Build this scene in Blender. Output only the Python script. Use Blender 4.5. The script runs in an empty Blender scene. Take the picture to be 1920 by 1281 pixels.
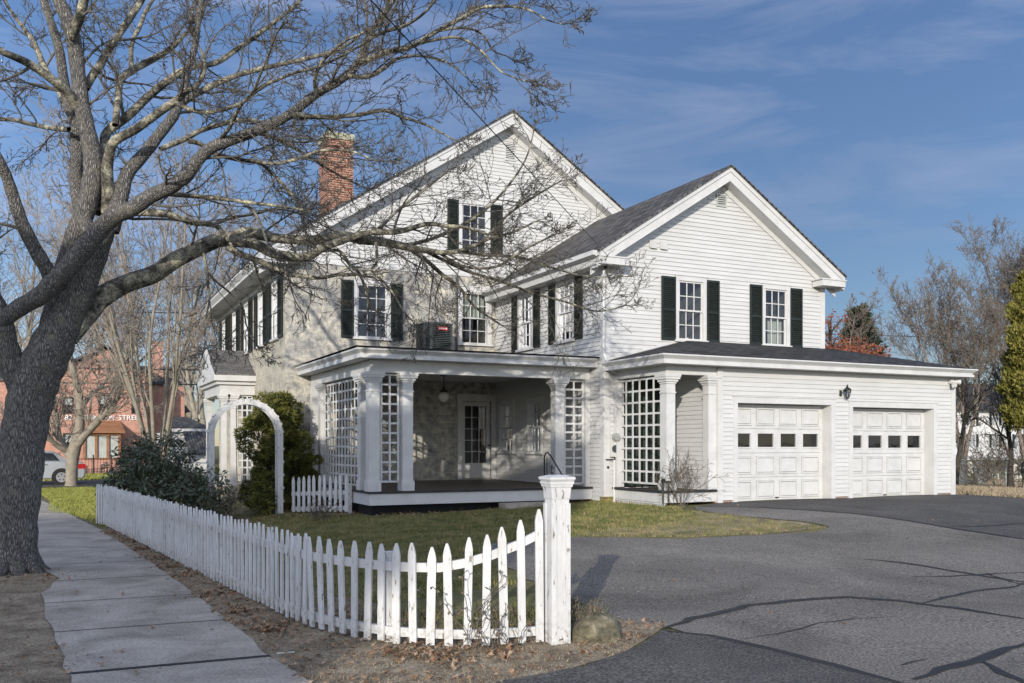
import bpy, bmesh, math, random
import numpy as np
from mathutils import Vector, Matrix
R = math.radians
scene = bpy.context.scene
COL = scene.collection

# ------------------------------------------------------------------ camera
FPX, HOR, CX, TH, CZ = 1735.0, 833.4, 960.0, 0.4531, 1.70
cam = bpy.data.cameras.new('camera')
cam.sensor_width = 36; cam.lens = FPX * 36 / 1920
cam.shift_y = (HOR - 640.5) / 1920
cam.clip_start = 0.1; cam.clip_end = 3000
camo = bpy.data.objects.new('camera', cam); COL.objects.link(camo)
camo.location = (0, 0, CZ); camo.rotation_euler = (R(90), 0, -TH)
scene.camera = camo

# ------------------------------------------------------------------ light
SUN_AZ, SUN_EL = 37.0, 14.0          # light travels towards this azimuth (from +Y to +X)
world = bpy.data.worlds.new('World'); scene.world = world; world.use_nodes = True
wt = world.node_tree; wt.nodes.clear()
wo = wt.nodes.new('ShaderNodeOutputWorld'); bg = wt.nodes.new('ShaderNodeBackground')
sky = wt.nodes.new('ShaderNodeTexSky'); sky.sky_type = 'NISHITA'; sky.sun_disc = False
sky.sun_elevation = R(SUN_EL); sky.sun_rotation = R(180 + SUN_AZ)
sky.air_density = 1.0; sky.dust_density = 0.15; sky.ozone_density = 3.0; sky.altitude = 200
tc = wt.nodes.new('ShaderNodeTexCoord')
mp = wt.nodes.new('ShaderNodeMapping'); mp.inputs['Scale'].default_value = (1.3, 1.8, 6.5)
mp.inputs['Rotation'].default_value = (0.12, 0.22, 0.9); mp.inputs['Location'].default_value = (0.7, 1.3, 0.4)
n1 = wt.nodes.new('ShaderNodeTexNoise'); n1.inputs['Scale'].default_value = 2.2
n1.inputs['Detail'].default_value = 9; n1.inputs['Roughness'].default_value = 0.62
n1.inputs['Distortion'].default_value = 0.6
cr = wt.nodes.new('ShaderNodeValToRGB')
cr.color_ramp.elements[0].position = 0.48; cr.color_ramp.elements[0].color = (0, 0, 0, 1)
cr.color_ramp.elements[1].position = 0.80; cr.color_ramp.elements[1].color = (0.55, 0.55, 0.55, 1)
mx = wt.nodes.new('ShaderNodeMix'); mx.data_type = 'RGBA'
wt.links.new(tc.outputs['Generated'], mp.inputs['Vector']); wt.links.new(mp.outputs[0], n1.inputs['Vector'])
wt.links.new(n1.outputs['Fac'], cr.inputs['Fac']); wt.links.new(cr.outputs['Color'], mx.inputs['Factor'])
wt.links.new(sky.outputs[0], mx.inputs['A']); mx.inputs['B'].default_value = (4.9, 5.6, 6.9, 1)
# sky scaled by sun angle: dimmed in view, boosted behind camera for added fill
dt = wt.nodes.new('ShaderNodeVectorMath'); dt.operation = 'DOT_PRODUCT'
dt.inputs[1].default_value = (-math.sin(R(SUN_AZ)), -math.cos(R(SUN_AZ)), 0.1)
mr = wt.nodes.new('ShaderNodeMapRange'); mr.inputs['From Min'].default_value = -1; mr.inputs['From Max'].default_value = 1
mr.inputs['To Min'].default_value = 0.33; mr.inputs['To Max'].default_value = 2.9
vm = wt.nodes.new('ShaderNodeVectorMath'); vm.operation = 'SCALE'
tn = wt.nodes.new('ShaderNodeMix'); tn.data_type = 'RGBA'; tn.blend_type = 'MULTIPLY'; tn.inputs['Factor'].default_value = 1
tn.inputs['B'].default_value = (0.92, 0.90, 1.0, 1)
wt.links.new(tc.outputs['Generated'], dt.inputs[0]); wt.links.new(dt.outputs['Value'], mr.inputs['Value']); wt.links.new(mr.outputs[0], vm.inputs['Scale'])
wt.links.new(mx.outputs['Result'], tn.inputs['A']); wt.links.new(tn.outputs['Result'], vm.inputs[0])
# sunward half mixed paler and warmer to take blue out of the fill
m2 = wt.nodes.new('ShaderNodeMapRange'); m2.inputs['From Min'].default_value = -.2; m2.inputs['From Max'].default_value = 1; m2.inputs['To Max'].default_value = .8
pw = wt.nodes.new('ShaderNodeMix'); pw.data_type = 'RGBA'; pw.inputs['B'].default_value = (5.9, 5.3, 4.7, 1)
wt.links.new(dt.outputs['Value'], m2.inputs['Value']); wt.links.new(m2.outputs[0], pw.inputs['Factor']); wt.links.new(vm.outputs[0], pw.inputs['A'])
wt.links.new(pw.outputs['Result'], bg.inputs['Color']); bg.inputs['Strength'].default_value = 0.15
wt.links.new(bg.outputs[0], wo.inputs['Surface'])
sl = bpy.data.lights.new('sun', 'SUN'); sl.energy = 3.1; sl.angle = R(0.5); sl.color = (1.0, 0.93, 0.82)
so = bpy.data.objects.new('sun', sl); COL.objects.link(so)
dvec = Vector((math.sin(R(SUN_AZ)) * math.cos(R(SUN_EL)), math.cos(R(SUN_AZ)) * math.cos(R(SUN_EL)), -math.sin(R(SUN_EL))))
so.rotation_euler = dvec.to_track_quat('-Z', 'Y').to_euler(); so.location = (-20, -25, 30)
scene.view_settings.view_transform = 'Standard'; scene.view_settings.look = 'None'
scene.view_settings.exposure = 0.45; scene.view_settings.gamma = 1.0

# ------------------------------------------------------------------ surveying helpers
_c, _s = math.cos(TH), math.sin(TH)
def ray(px, py):
    u = (px - CX) / FPX
    return Vector((_s + u * _c, _c - u * _s, (HOR - py) / FPX))
def at(px, py, D): return Vector((0, 0, CZ)) + ray(px, py) * D          # D = depth along the view axis
def onY(px, py, y): d = ray(px, py); return Vector((0, 0, CZ)) + d * (y / d.y)
def onX(px, py, x): d = ray(px, py); return Vector((0, 0, CZ)) + d * (x / d.x)
def onZ(px, py, z): d = ray(px, py); return Vector((0, 0, CZ)) + d * ((z - CZ) / d.z)
def sm(t): t = min(1, max(0, t)); return t * t * (3 - 2 * t)
def gz(x, y):                                        # terrain height
    a = (.22 * sm((x - 3.2) / 3.0) + .23 * min(1, max(0, (x - 6.5) / 6.5))) * sm((y - 6) / 9.5)
    a *= 1 - sm((x - 22) / 8)
    return a + 0.02 * math.sin(x * 1.7 + y * .9) * sm((abs(x - .7) - 1) / 3) * .5

# ------------------------------------------------------------------ tags
def tag(o, label=None, cat=None, group=None, kind=None):
    if label: o['label'] = label
    if cat: o['category'] = cat
    if group: o['group'] = group
    if kind: o['kind'] = kind
    return o
def thing(name, loc, label, cat, group=None):
    o = bpy.data.objects.new(name, None); COL.objects.link(o); o.location = loc
    o.empty_display_size = 0.2
    return tag(o, label, cat, group)

# ------------------------------------------------------------------ mesh builder
class MB:
    def __init__(s): s.v = []; s.f = []; s.alt = set()
    def face(s, pts):
        n = len(s.v); s.v += [tuple(p) for p in pts]; s.f.append(tuple(range(n, n + len(pts))))
    def box(s, x0, x1, y0, y1, z0, z1, F=None):
        n = len(s.v)
        for z in (z0, z1):
            for (x, y) in ((x0, y0), (x1, y0), (x1, y1), (x0, y1)):
                p = F(x, y, z) if F else (x, y, z)
                s.v.append(tuple(p))
        for f in ((0, 3, 2, 1), (4, 5, 6, 7), (0, 1, 5, 4), (1, 2, 6, 5), (2, 3, 7, 6), (3, 0, 4, 7)):
            s.f.append(tuple(n + i for i in f))
        return s
    def hexa(s, a, b):                               # a,b: four points each
        n = len(s.v); s.v += [tuple(p) for p in a] + [tuple(p) for p in b]
        for f in ((0, 3, 2, 1), (4, 5, 6, 7), (0, 1, 5, 4), (1, 2, 6, 5), (2, 3, 7, 6), (3, 0, 4, 7)):
            s.f.append(tuple(n + i for i in f))
    def bar(s, p, q, w, h, up=(0, 0, 1)):            # rectangular bar from p to q
        p, q = Vector(p), Vector(q); d = (q - p).normalized(); up = Vector(up)
        sd = d.cross(up)
        if sd.length < 1e-4: sd = d.cross(Vector((1, 0, 0)))
        sd.normalize(); u = sd.cross(d).normalized()
        a = [p + sd * (w / 2 * i) + u * (h / 2 * j) for i, j in ((-1, -1), (1, -1), (1, 1), (-1, 1))]
        b = [x + (q - p) for x in a]; s.hexa(a, b)
    def tube(s, pts, rad, k=8, cap=True):
        pts = [Vector(p) for p in pts]
        if not hasattr(rad, '__len__'): rad = [rad] * len(pts)
        n0 = len(s.v); t = (pts[1] - pts[0]).normalized()
        a = t.cross(Vector((0.31, 0.17, 0.93)))
        if a.length < 0.05: a = t.cross(Vector((1, 0, 0)))
        a.normalize()
        for i, p in enumerate(pts):
            t = (pts[min(i + 1, len(pts) - 1)] - pts[max(i - 1, 0)])
            if t.length < 1e-9: t = Vector((0, 0, 1))
            t.normalize(); a = (a - t * a.dot(t)).normalized(); b = t.cross(a)
            for j in range(k):
                an = 2 * math.pi * j / k
                s.v.append(tuple(p + (a * math.cos(an) + b * math.sin(an)) * rad[i]))
        for i in range(len(pts) - 1):
            for j in range(k):
                s.f.append((n0 + i * k + j, n0 + i * k + (j + 1) % k, n0 + (i + 1) * k + (j + 1) % k, n0 + (i + 1) * k + j))
        if cap:
            s.f.append(tuple(n0 + j for j in range(k))[::-1]); s.f.append(tuple(n0 + (len(pts) - 1) * k + j for j in range(k)))
        return s
    def lathe(s, c, prof, k=16, F=None):             # prof: (r,z)
        n0 = len(s.v)
        for r, z in prof:
            for j in range(k):
                an = 2 * math.pi * j / k
                s.v.append((c[0] + r * math.cos(an), c[1] + r * math.sin(an), c[2] + z))
        for i in range(len(prof) - 1):
            for j in range(k):
                s.f.append((n0 + i * k + j, n0 + i * k + (j + 1) % k, n0 + (i + 1) * k + (j + 1) % k, n0 + (i + 1) * k + j))
        s.f.append(tuple(n0 + j for j in range(k))[::-1]); s.f.append(tuple(n0 + (len(prof) - 1) * k + j for j in range(k)))
    def sweep(s, path, prof, outsign=1):             # horizontal path, prof (n,z); outward = right of travel
        P = [Vector(p) for p in path]; n0 = len(s.v); m = len(prof); N = []
        for i in range(len(P) - 1):
            d = P[i + 1] - P[i]; d.z = 0; d.normalize(); N.append(Vector((d.y, -d.x, 0)))
        for i, p in enumerate(P):
            if i == 0: mt = N[0]
            elif i == len(P) - 1: mt = N[-1]
            else: mt = (N[i - 1] + N[i]); mt = mt / (mt.dot(N[i]))
            for a, z in prof: s.v.append(tuple(p + mt * a + Vector((0, 0, z))))
        for i in range(len(P) - 1):
            for j in range(m):
                s.f.append((n0 + i * m + j, n0 + (i + 1) * m + j, n0 + (i + 1) * m + (j + 1) % m, n0 + i * m + (j + 1) % m))
        s.f.append(tuple(n0 + j for j in range(m))); s.f.append(tuple(n0 + (len(P) - 1) * m + j for j in range(m))[::-1])
    def build(s, name, m, parent=None, smooth=False, label=None):
        me = bpy.data.meshes.new(name); me.from_pydata(s.v, [], s.f); me.update()
        if m: me.materials.append(m)
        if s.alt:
            me.materials.append(M['shadeline'])
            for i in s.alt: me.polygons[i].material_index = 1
        if smooth: me.polygons.foreach_set('use_smooth', [True] * len(me.polygons))
        o = bpy.data.objects.new(name, me); COL.objects.link(o)
        if parent:
            o.parent = parent; o.matrix_parent_inverse = Matrix.Identity(4)
            off = parent_loc(parent)
            me.transform(Matrix.Translation(-off))
        if label: o['label'] = label
        return o
def parent_loc(p):
    v = Vector((0, 0, 0))
    while p: v += Vector(p.location); p = p.parent
    return v
def fix_normals(o):
    bm = bmesh.new(); bm.from_mesh(o.data); bmesh.ops.recalc_face_normals(bm, faces=bm.faces); bm.to_mesh(o.data); bm.free(); return o
def np_mesh(name, V, Fq, m, parent=None, k=3, smooth=False):
    me = bpy.data.meshes.new(name); V = np.asarray(V, np.float32); Fq = np.asarray(Fq, np.int32)
    if parent: V = V - np.array(parent_loc(parent), np.float32)
    me.vertices.add(len(V)); me.vertices.foreach_set('co', V.ravel())
    me.loops.add(Fq.size); me.loops.foreach_set('vertex_index', Fq.ravel())
    me.polygons.add(len(Fq)); me.polygons.foreach_set('loop_start', np.arange(0, Fq.size, k, dtype=np.int32))
    me.polygons.foreach_set('loop_total', np.full(len(Fq), k, np.int32))
    if smooth: me.polygons.foreach_set('use_smooth', np.ones(len(Fq), bool))
    me.update(calc_edges=True); me.materials.append(m)
    o = bpy.data.objects.new(name, me); COL.objects.link(o)
    if parent: o.parent = parent
    return o
def copy_tree(o, parent=None):
    c = o.copy(); COL.objects.link(c)
    if parent: c.parent = parent
    for ch in list(o.children): copy_tree(ch, c)
    return c
class Fr:                                            # wall frame: u along, n outward, z up
    def __init__(s, o, u, n): s.o = Vector(o); s.u = Vector(u); s.n = Vector(n)
    def __call__(s, u, n, z): return s.o + s.u * u + s.n * n + Vector((0, 0, z))
def FA(y): return Fr((0, y, 0), (1, 0, 0), (0, -1, 0))      # facing the street, u = world x
def FB(x): return Fr((x, 0, 0), (0, 1, 0), (-1, 0, 0))      # facing left, u = world y

# ------------------------------------------------------------------ materials
def newmat(name):
    m = bpy.data.materials.new(name); m.use_nodes = True
    nt = m.node_tree; b = nt.nodes['Principled BSDF']; return m, nt, b
def N(nt, t, **kw):
    n = nt.nodes.new('ShaderNode' + t)
    for k, v in kw.items():
        if k in n.inputs: n.inputs[k].default_value = v
        else: setattr(n, k, v)
    return n
def ramp(nt, stops):
    r = nt.nodes.new('ShaderNodeValToRGB'); e = r.color_ramp.elements
    while len(e) < len(stops): e.new(0.5)
    for i, (p, c) in enumerate(stops): e[i].position = p; e[i].color = (*c, 1) if len(c) == 3 else c
    return r
def grime(m, zlo=.02, zhi=.30, col=(.20, .17, .12)):
    # splashed soil and worn paint near the ground, broken up by noise
    nt = m.node_tree; b = nt.nodes['Principled BSDF']; src = b.inputs['Base Color'].links[0].from_socket
    g = N(nt, 'NewGeometry'); sp = N(nt, 'SeparateXYZ'); nt.links.new(g.outputs['Position'], sp.inputs[0])
    mr = N(nt, 'MapRange'); mr.inputs['From Min'].default_value = zhi; mr.inputs['From Max'].default_value = zlo; nt.links.new(sp.outputs['Z'], mr.inputs['Value'])
    n = N(nt, 'TexNoise', Scale=26, Detail=6); nt.links.new(g.outputs['Position'], n.inputs['Vector'])
    mu = N(nt, 'Math', operation='MULTIPLY_ADD'); mu.inputs[1].default_value = 3.2; mu.inputs[2].default_value = -1.5; nt.links.new(n.outputs['Fac'], mu.inputs[0])
    m2 = N(nt, 'Math', operation='MULTIPLY', use_clamp=True); nt.links.new(mu.outputs[0], m2.inputs[0]); nt.links.new(mr.outputs[0], m2.inputs[1])
    mm = N(nt, 'Mix', data_type='RGBA'); nt.links.new(m2.outputs[0], mm.inputs['Factor']); nt.links.new(src, mm.inputs['A']); mm.inputs['B'].default_value = (*col, 1)
    nt.links.new(mm.outputs['Result'], b.inputs['Base Color'])
def noisy(name, stops, scale=5, rough=.7, bump=0.0, bscale=40, detail=6, stretch=(1, 1, 1), spec=.3, metal=0, second=None, dist=0):
    m, nt, b = newmat(name)
    g = N(nt, 'NewGeometry'); mpn = N(nt, 'Mapping'); mpn.inputs['Scale'].default_value = stretch
    nt.links.new(g.outputs['Position'], mpn.inputs[0])
    n = N(nt, 'TexNoise', Scale=scale, Detail=detail, Roughness=.62, Distortion=dist); nt.links.new(mpn.outputs[0], n.inputs['Vector'])
    r = ramp(nt, stops); nt.links.new(n.outputs['Fac'], r.inputs[0]); out = r.outputs[0]
    if second:
        n2 = N(nt, 'TexNoise', Scale=second[0], Detail=4); nt.links.new(mpn.outputs[0], n2.inputs['Vector'])
        r2 = ramp(nt, second[1]); nt.links.new(n2.outputs['Fac'], r2.inputs[0])
        mm = N(nt, 'Mix', data_type='RGBA', blend_type='MULTIPLY'); mm.inputs['Factor'].default_value = 1
        nt.links.new(out, mm.inputs['A']); nt.links.new(r2.outputs[0], mm.inputs['B']); out = mm.outputs['Result']
    nt.links.new(out, b.inputs['Base Color'])
    b.inputs['Roughness'].default_value = rough; b.inputs['Specular IOR Level'].default_value = spec; b.inputs['Metallic'].default_value = metal
    if bump:
        n3 = N(nt, 'TexNoise', Scale=bscale, Detail=5); nt.links.new(mpn.outputs[0], n3.inputs['Vector'])
        bp = N(nt, 'Bump', Strength=bump, Distance=0.02); nt.links.new(n3.outputs['Fac'], bp.inputs['Height'])
        nt.links.new(bp.outputs[0], b.inputs['Normal'])
    return m
def masonry(name, axis, cols, mortar, bw, bh, ms, rough=.85, tint=None, bump=.5, offs=.5, warp=0, blotch=None):
    m, nt, b = newmat(name); g = N(nt, 'NewGeometry'); sp = N(nt, 'SeparateXYZ'); nt.links.new(g.outputs['Position'], sp.inputs[0])
    cb = N(nt, 'CombineXYZ')
    if axis == 'xy': nt.links.new(sp.outputs['X'], cb.inputs[0]); nt.links.new(sp.outputs['Y'], cb.inputs[1])
    elif axis == 'yx': nt.links.new(sp.outputs['Y'], cb.inputs[0]); nt.links.new(sp.outputs['X'], cb.inputs[1])
    elif axis == 'sum':
        ad = N(nt, 'Math', operation='ADD'); nt.links.new(sp.outputs['X'], ad.inputs[0]); nt.links.new(sp.outputs['Y'], ad.inputs[1])
        nt.links.new(ad.outputs[0], cb.inputs[0]); nt.links.new(sp.outputs['Z'], cb.inputs[1])
    else: nt.links.new(sp.outputs['X' if axis == 'x' else 'Y'], cb.inputs[0]); nt.links.new(sp.outputs['Z'], cb.inputs[1])
    vec = cb.outputs[0]
    if warp:
        wn = N(nt, 'TexNoise', Scale=2.3, Detail=3); nt.links.new(g.outputs['Position'], wn.inputs['Vector'])
        vm = N(nt, 'VectorMath', operation='SCALE'); vm.inputs['Scale'].default_value = warp
        vs = N(nt, 'VectorMath', operation='SUBTRACT'); vs.inputs[1].default_value = (.5, .5, .5)
        nt.links.new(wn.outputs['Color'], vs.inputs[0]); nt.links.new(vs.outputs[0], vm.inputs[0])
        va = N(nt, 'VectorMath', operation='ADD'); nt.links.new(vec, va.inputs[0]); nt.links.new(vm.outputs[0], va.inputs[1]); vec = va.outputs[0]
    br = N(nt, 'TexBrick', Scale=1); br.offset = offs
    br.inputs['Brick Width'].default_value = bw; br.inputs['Row Height'].default_value = bh
    br.inputs['Mortar Size'].default_value = ms; br.inputs['Mortar Smooth'].default_value = .3; br.inputs['Bias'].default_value = 0
    br.inputs['Color1'].default_value = (*cols[0], 1); br.inputs['Color2'].default_value = (*cols[1], 1); br.inputs['Mortar'].default_value = (*mortar, 1)
    nt.links.new(vec, br.inputs['Vector'])
    out = br.outputs['Color']
    n = N(nt, 'TexNoise', Scale=blotch[0] if blotch else 3, Detail=8, Roughness=.7); nt.links.new(g.outputs['Position'], n.inputs['Vector'])
    r = ramp(nt, blotch[1] if blotch else [(0.3, (.7, .7, .7)), (.7, (1.15, 1.15, 1.15))]); nt.links.new(n.outputs['Fac'], r.inputs[0])
    mm = N(nt, 'Mix', data_type='RGBA', blend_type='MULTIPLY'); mm.inputs['Factor'].default_value = 1
    nt.links.new(out, mm.inputs['A']); nt.links.new(r.outputs[0], mm.inputs['B']); nt.links.new(mm.outputs['Result'], b.inputs['Base Color'])
    b.inputs['Roughness'].default_value = rough; b.inputs['Specular IOR Level'].default_value = .2
    n3 = N(nt, 'TexNoise', Scale=25, Detail=6); nt.links.new(g.outputs['Position'], n3.inputs['Vector'])
    ad = N(nt, 'Math', operation='SUBTRACT'); nt.links.new(n3.outputs['Fac'], ad.inputs[0]); nt.links.new(br.outputs['Fac'], ad.inputs[1])
    bp = N(nt, 'Bump', Strength=bump, Distance=.015); nt.links.new(ad.outputs[0], bp.inputs['Height']); nt.links.new(bp.outputs[0], b.inputs['Normal'])
    return m
M = {}
M['white'] = noisy('white_paint', [(.25, (.48, .48, .472)), (.6, (.57, .57, .563))], 3, .45, .05, 60, second=(11, [(.25, (.90, .89, .87)), (.42, (1, 1, 1))]))
M['siding'] = noisy('white_siding', [(.3, (.50, .50, .49)), (.7, (.58, .58, .572))], 1.3, .5, .06, 30, stretch=(1, 1, 6), second=(7, [(.22, (.92, .91, .89)), (.45, (1, 1, 1))]))
M['fence'] = noisy('weathered_white_paint', [(.3, (.50, .50, .495)), (.65, (.63, .63, .63))], 9, .55, .15, 50, stretch=(1, 1, .3), second=(34, [(.30, (.38, .34, .28)), (.37, (.95, .95, .94)), (.6, (1, 1, 1))]))
grime(M['fence'])
M['shadeline'] = noisy('painted_shade_line', [(.3, (.16, .16, .155)), (.7, (.26, .26, .25))], 5, .8)  # dark tone standing in for shadow under siding laps and around door panels
M['rtwig'] = noisy('brown_twigs', [(.3, (.13, .11, .09)), (.7, (.24, .20, .165))], 4, .9)
M['shutter'] = noisy('shutter_green', [(.3, (.010, .014, .012)), (.7, (.020, .026, .022))], 8, .4, .05)
M['shingle'] = masonry('asphalt_shingle', 'yx', ((.06, .058, .057), (.15, .143, .137)), (.03, .03, .03), .3, .14, .016, bump=1.0, blotch=(1.5, [(.3, (.75, .75, .75)), (.7, (1.2, 1.2, 1.2))]))
M['shingle3'] = masonry('grey_shingle', 'xy', ((.12, .115, .11), (.18, .172, .165)), (.07, .07, .07), .22, .13, .008, bump=.6)
M['shingle2'] = masonry('dark_shingle', 'xy', ((.034, .035, .036), (.078, .077, .077)), (.018, .018, .018), .3, .14, .012, bump=.9)
M['stonex'] = masonry('stone_front', 'x', ((.46, .445, .405), (.36, .355, .34)), (.56, .54, .48), .56, .23, .010, warp=.14, bump=.9, blotch=(5.5, [(.34, (.42, .42, .44)), (.46, (.80, .80, .80)), (.55, (1.05, 1.02, .95)), (.66, (1.42, 1.36, 1.18))]))
M['stoney'] = masonry('stone_side', 'y', ((.48, .455, .39), (.40, .385, .34)), (.56, .53, .46), .55, .24, .010, warp=.16, blotch=(4.6, [(.28, (.6, .6, .6)), (.5, (.9, .88, .84)), (.68, (1.25, 1.18, 1.0))]))
M['brick'] = masonry('chimney_brick', 'sum', ((.30, .11, .065), (.21, .075, .05)), (.42, .36, .30), .205, .068, .010, blotch=(2.5, [(.3, (.7, .7, .7)), (.7, (1.15, 1.1, 1.05))]))
M['brickfar'] = masonry('red_brick', 'sum', ((.52, .235, .165), (.42, .185, .135)), (.5, .40, .33), .21, .075, .01, bump=.2)
M['capstone'] = noisy('mossy_concrete', [(.3, (.20, .20, .12)), (.7, (.42, .41, .32))], 6, .9, .3)
M['foundation'] = masonry('mossy_brick', 'sum', ((.20, .11, .06), (.22, .20, .07)), (.33, .29, .2), .21, .075, .01, blotch=(5, [(.3, (.6, .7, .4)), (.7, (1.1, 1.1, 1))]))
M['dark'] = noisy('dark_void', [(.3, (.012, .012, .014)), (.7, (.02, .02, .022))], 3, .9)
M['interior'] = noisy('interior_plaster', [(.3, (.10, .10, .105)), (.7, (.14, .14, .14))], 3, .9)
M['curtain'] = noisy('curtain_cloth', [(.3, (.33, .36, .34)), (.7, (.45, .47, .44))], 5, .9)
M['porchfloor'] = noisy('porch_floor_paint', [(.3, (.075, .062, .048)), (.7, (.12, .10, .078))], 4, .55, .1, 30, stretch=(8, 1, 1))
M['porchedge'] = noisy('dark_edge_paint', [(.3, (.02, .022, .022)), (.7, (.04, .04, .04))], 4, .6)
M['ceiling'] = noisy('porch_ceiling', [(.3, (.50, .50, .49)), (.7, (.56, .56, .55))], 3, .6)
M['greendoor'] = noisy('dark_green_panel', [(.3, (.020, .030, .026)), (.7, (.032, .044, .038))], 3, .6)
M['black'] = noisy('black_iron', [(.3, (.012, .012, .013)), (.7, (.025, .025, .025))], 6, .45, .1)
M['bronze'] = noisy('dark_bronze', [(.3, (.03, .032, .028)), (.7, (.055, .055, .045))], 12, .45, metal=.3)
M['acgrey'] = noisy('ac_casing', [(.3, (.045, .052, .055)), (.7, (.06, .07, .073))], 5, .45)
M['acdark'] = noisy('ac_coil', [(.3, (.008, .008, .008)), (.7, (.015, .015, .015))], 5, .8)
M['red'] = noisy('red_label', [(.3, (.45, .03, .03)), (.7, (.5, .04, .04))], 5, .5)
M['metal'] = noisy('grey_metal', [(.3, (.32, .33, .34)), (.7, (.42, .43, .44))], 6, .4, metal=.5)
M['galv'] = noisy('galvanised_wire', [(.3, (.30, .31, .30)), (.7, (.42, .43, .42))], 9, .5, metal=.4)
M['concrete'] = noisy('sidewalk_concrete', [(.28, (.21, .185, .15)), (.44, (.34, .305, .26)), (.58, (.43, .39, .335)), (.75, (.52, .475, .41))], 1.4, .9, .4, 60, detail=14, spec=.2, second=(40, [(.32, (.62, .61, .6)), (.48, (1, 1, 1)), (.7, (1.12, 1.11, 1.08))]), dist=.7)
M['asphalt'] = noisy('driveway_asphalt', [(.25, (.11, .103, .092)), (.45, (.18, .168, .150)), (.6, (.225, .209, .185)), (.78, (.31, .29, .258))], .42, .92, .8, 60, detail=15, spec=.10, second=(46, [(.34, (.45, .45, .46)), (.5, (1, 1, 1)), (.64, (1.5, 1.48, 1.42))]), dist=.8)
M['asphalt2'] = noisy('street_asphalt', [(.25, (.07, .068, .065)), (.5, (.10, .097, .092)), (.75, (.14, .135, .125))], .8, .92, .8, 60, detail=15, spec=.12, second=(50, [(.34, (.45, .45, .46)), (.5, (1, 1, 1)), (.64, (1.6, 1.58, 1.5))]))
M['tar'] = noisy('tar_seal', [(.3, (.022, .022, .023)), (.7, (.038, .038, .038))], 9, .65, .2, 80)
M['ground'] = noisy('lawn_soil', [(.25, (.085, .075, .035)), (.45, (.13, .125, .05)), (.6, (.19, .165, .08)), (.78, (.19, .14, .085))], .9, .95, .6, 45, detail=12, second=(38, [(.3, (.5, .5, .48)), (.6, (1.2, 1.2, 1.15))]))
M['thatch'] = noisy('dead_thatch', [(.3, (.11, .085, .06)), (.46, (.22, .18, .13)), (.58, (.31, .26, .19)), (.7, (.40, .34, .26))], 3.2, .95, .7, 60, detail=12, second=(60, [(.3, (.5, .48, .46)), (.6, (1.2, 1.2, 1.15))]))
M['boulder'] = noisy('boulder_rock', [(.34, (.045, .042, .028)), (.48, (.11, .10, .065)), (.58, (.17, .15, .10)), (.7, (.30, .27, .20))], 9, .9, .6, 25, detail=9)
M['gravestone'] = noisy('old_gravestone', [(.3, (.34, .34, .29)), (.7, (.60, .59, .50))], 5, .9, .3)
M['silver'] = noisy('silver_paint', [(.3, (.42, .44, .47)), (.7, (.48, .5, .53))], 2, .25, metal=.5, spec=.6)
M['rubber'] = noisy('rubber', [(.3, (.015, .015, .015)), (.7, (.025, .025, .025))], 8, .8)
M['rim'] = noisy('wheel_rim', [(.3, (.4, .4, .42)), (.7, (.5, .5, .52))], 4, .3, metal=.8)
M['tail'] = noisy('tail_lamp', [(.3, (.3, .01, .01)), (.7, (.4, .02, .02))], 4, .2)
M['copper'] = noisy('copper_roof', [(.3, (.22, .10, .05)), (.7, (.32, .16, .08))], 3, .6)
M['letter'] = noisy('white_letters', [(.3, (.7, .7, .68)), (.7, (.8, .8, .78))], 4, .5)
M['colonial'] = noisy('far_white', [(.3, (.56, .56, .55)), (.7, (.64, .64, .63))], 2, .6)
M['blade'] = noisy('grass_blade', [(.3, (.06, .08, .022)), (.46, (.14, .15, .045)), (.58, (.25, .22, .09)), (.72, (.34, .26, .14))], 2.8, .85, detail=10)
M['drystraw'] = noisy('dry_straw', [(.3, (.20, .155, .10)), (.7, (.48, .40, .28))], 9, .9, detail=8)
M['leaf'] = noisy('fallen_leaf', [(.3, (.10, .055, .03)), (.45, (.22, .12, .06)), (.58, (.30, .22, .15)), (.7, (.42, .34, .25))], 17, .8, detail=3)
M['rhodo'] = noisy('rhododendron_leaf', [(.3, (.028, .046, .024)), (.55, (.065, .09, .05)), (.7, (.13, .15, .10))], 14, .38, spec=.6)
M['yew'] = noisy('yew_needles', [(.3, (.028, .040, .010)), (.48, (.085, .095, .02)), (.66, (.20, .185, .04))], 5, .7, detail=6)
M['arbor'] = noisy('arborvitae', [(.3, (.06, .065, .014)), (.5, (.16, .15, .03)), (.7, (.28, .25, .06))], 4, .7, detail=6)
M['conifer'] = noisy('conifer_needles', [(.3, (.018, .03, .016)), (.7, (.05, .07, .035))], 4, .8)
M['russet'] = noisy('russet_leaves', [(.3, (.14, .045, .025)), (.7, (.28, .10, .055))], 4, .8)
M['hedge'] = noisy('hedge_leaves', [(.3, (.05, .07, .015)), (.7, (.16, .17, .04))], 6, .8)
M['wood'] = noisy('shrub_stems', [(.3, (.08, .068, .052)), (.7, (.17, .145, .115))], 12, .85)
M['farlawn'] = noisy('sunny_grass', [(.3, (.14, .17, .035)), (.55, (.28, .29, .07)), (.7, (.38, .34, .12))], 2.4, .85, detail=9)
M['farbark'] = noisy('far_bark', [(.3, (.17, .15, .12)), (.7, (.32, .285, .225))], 4, .9)
M['fartwig'] = noisy('far_twigs', [(.3, (.20, .175, .15)), (.7, (.32, .28, .24))], 4, .9)
M['darkwood'] = noisy('dark_bark', [(.3, (.035, .03, .025)), (.7, (.07, .06, .05))], 6, .9)

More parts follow.
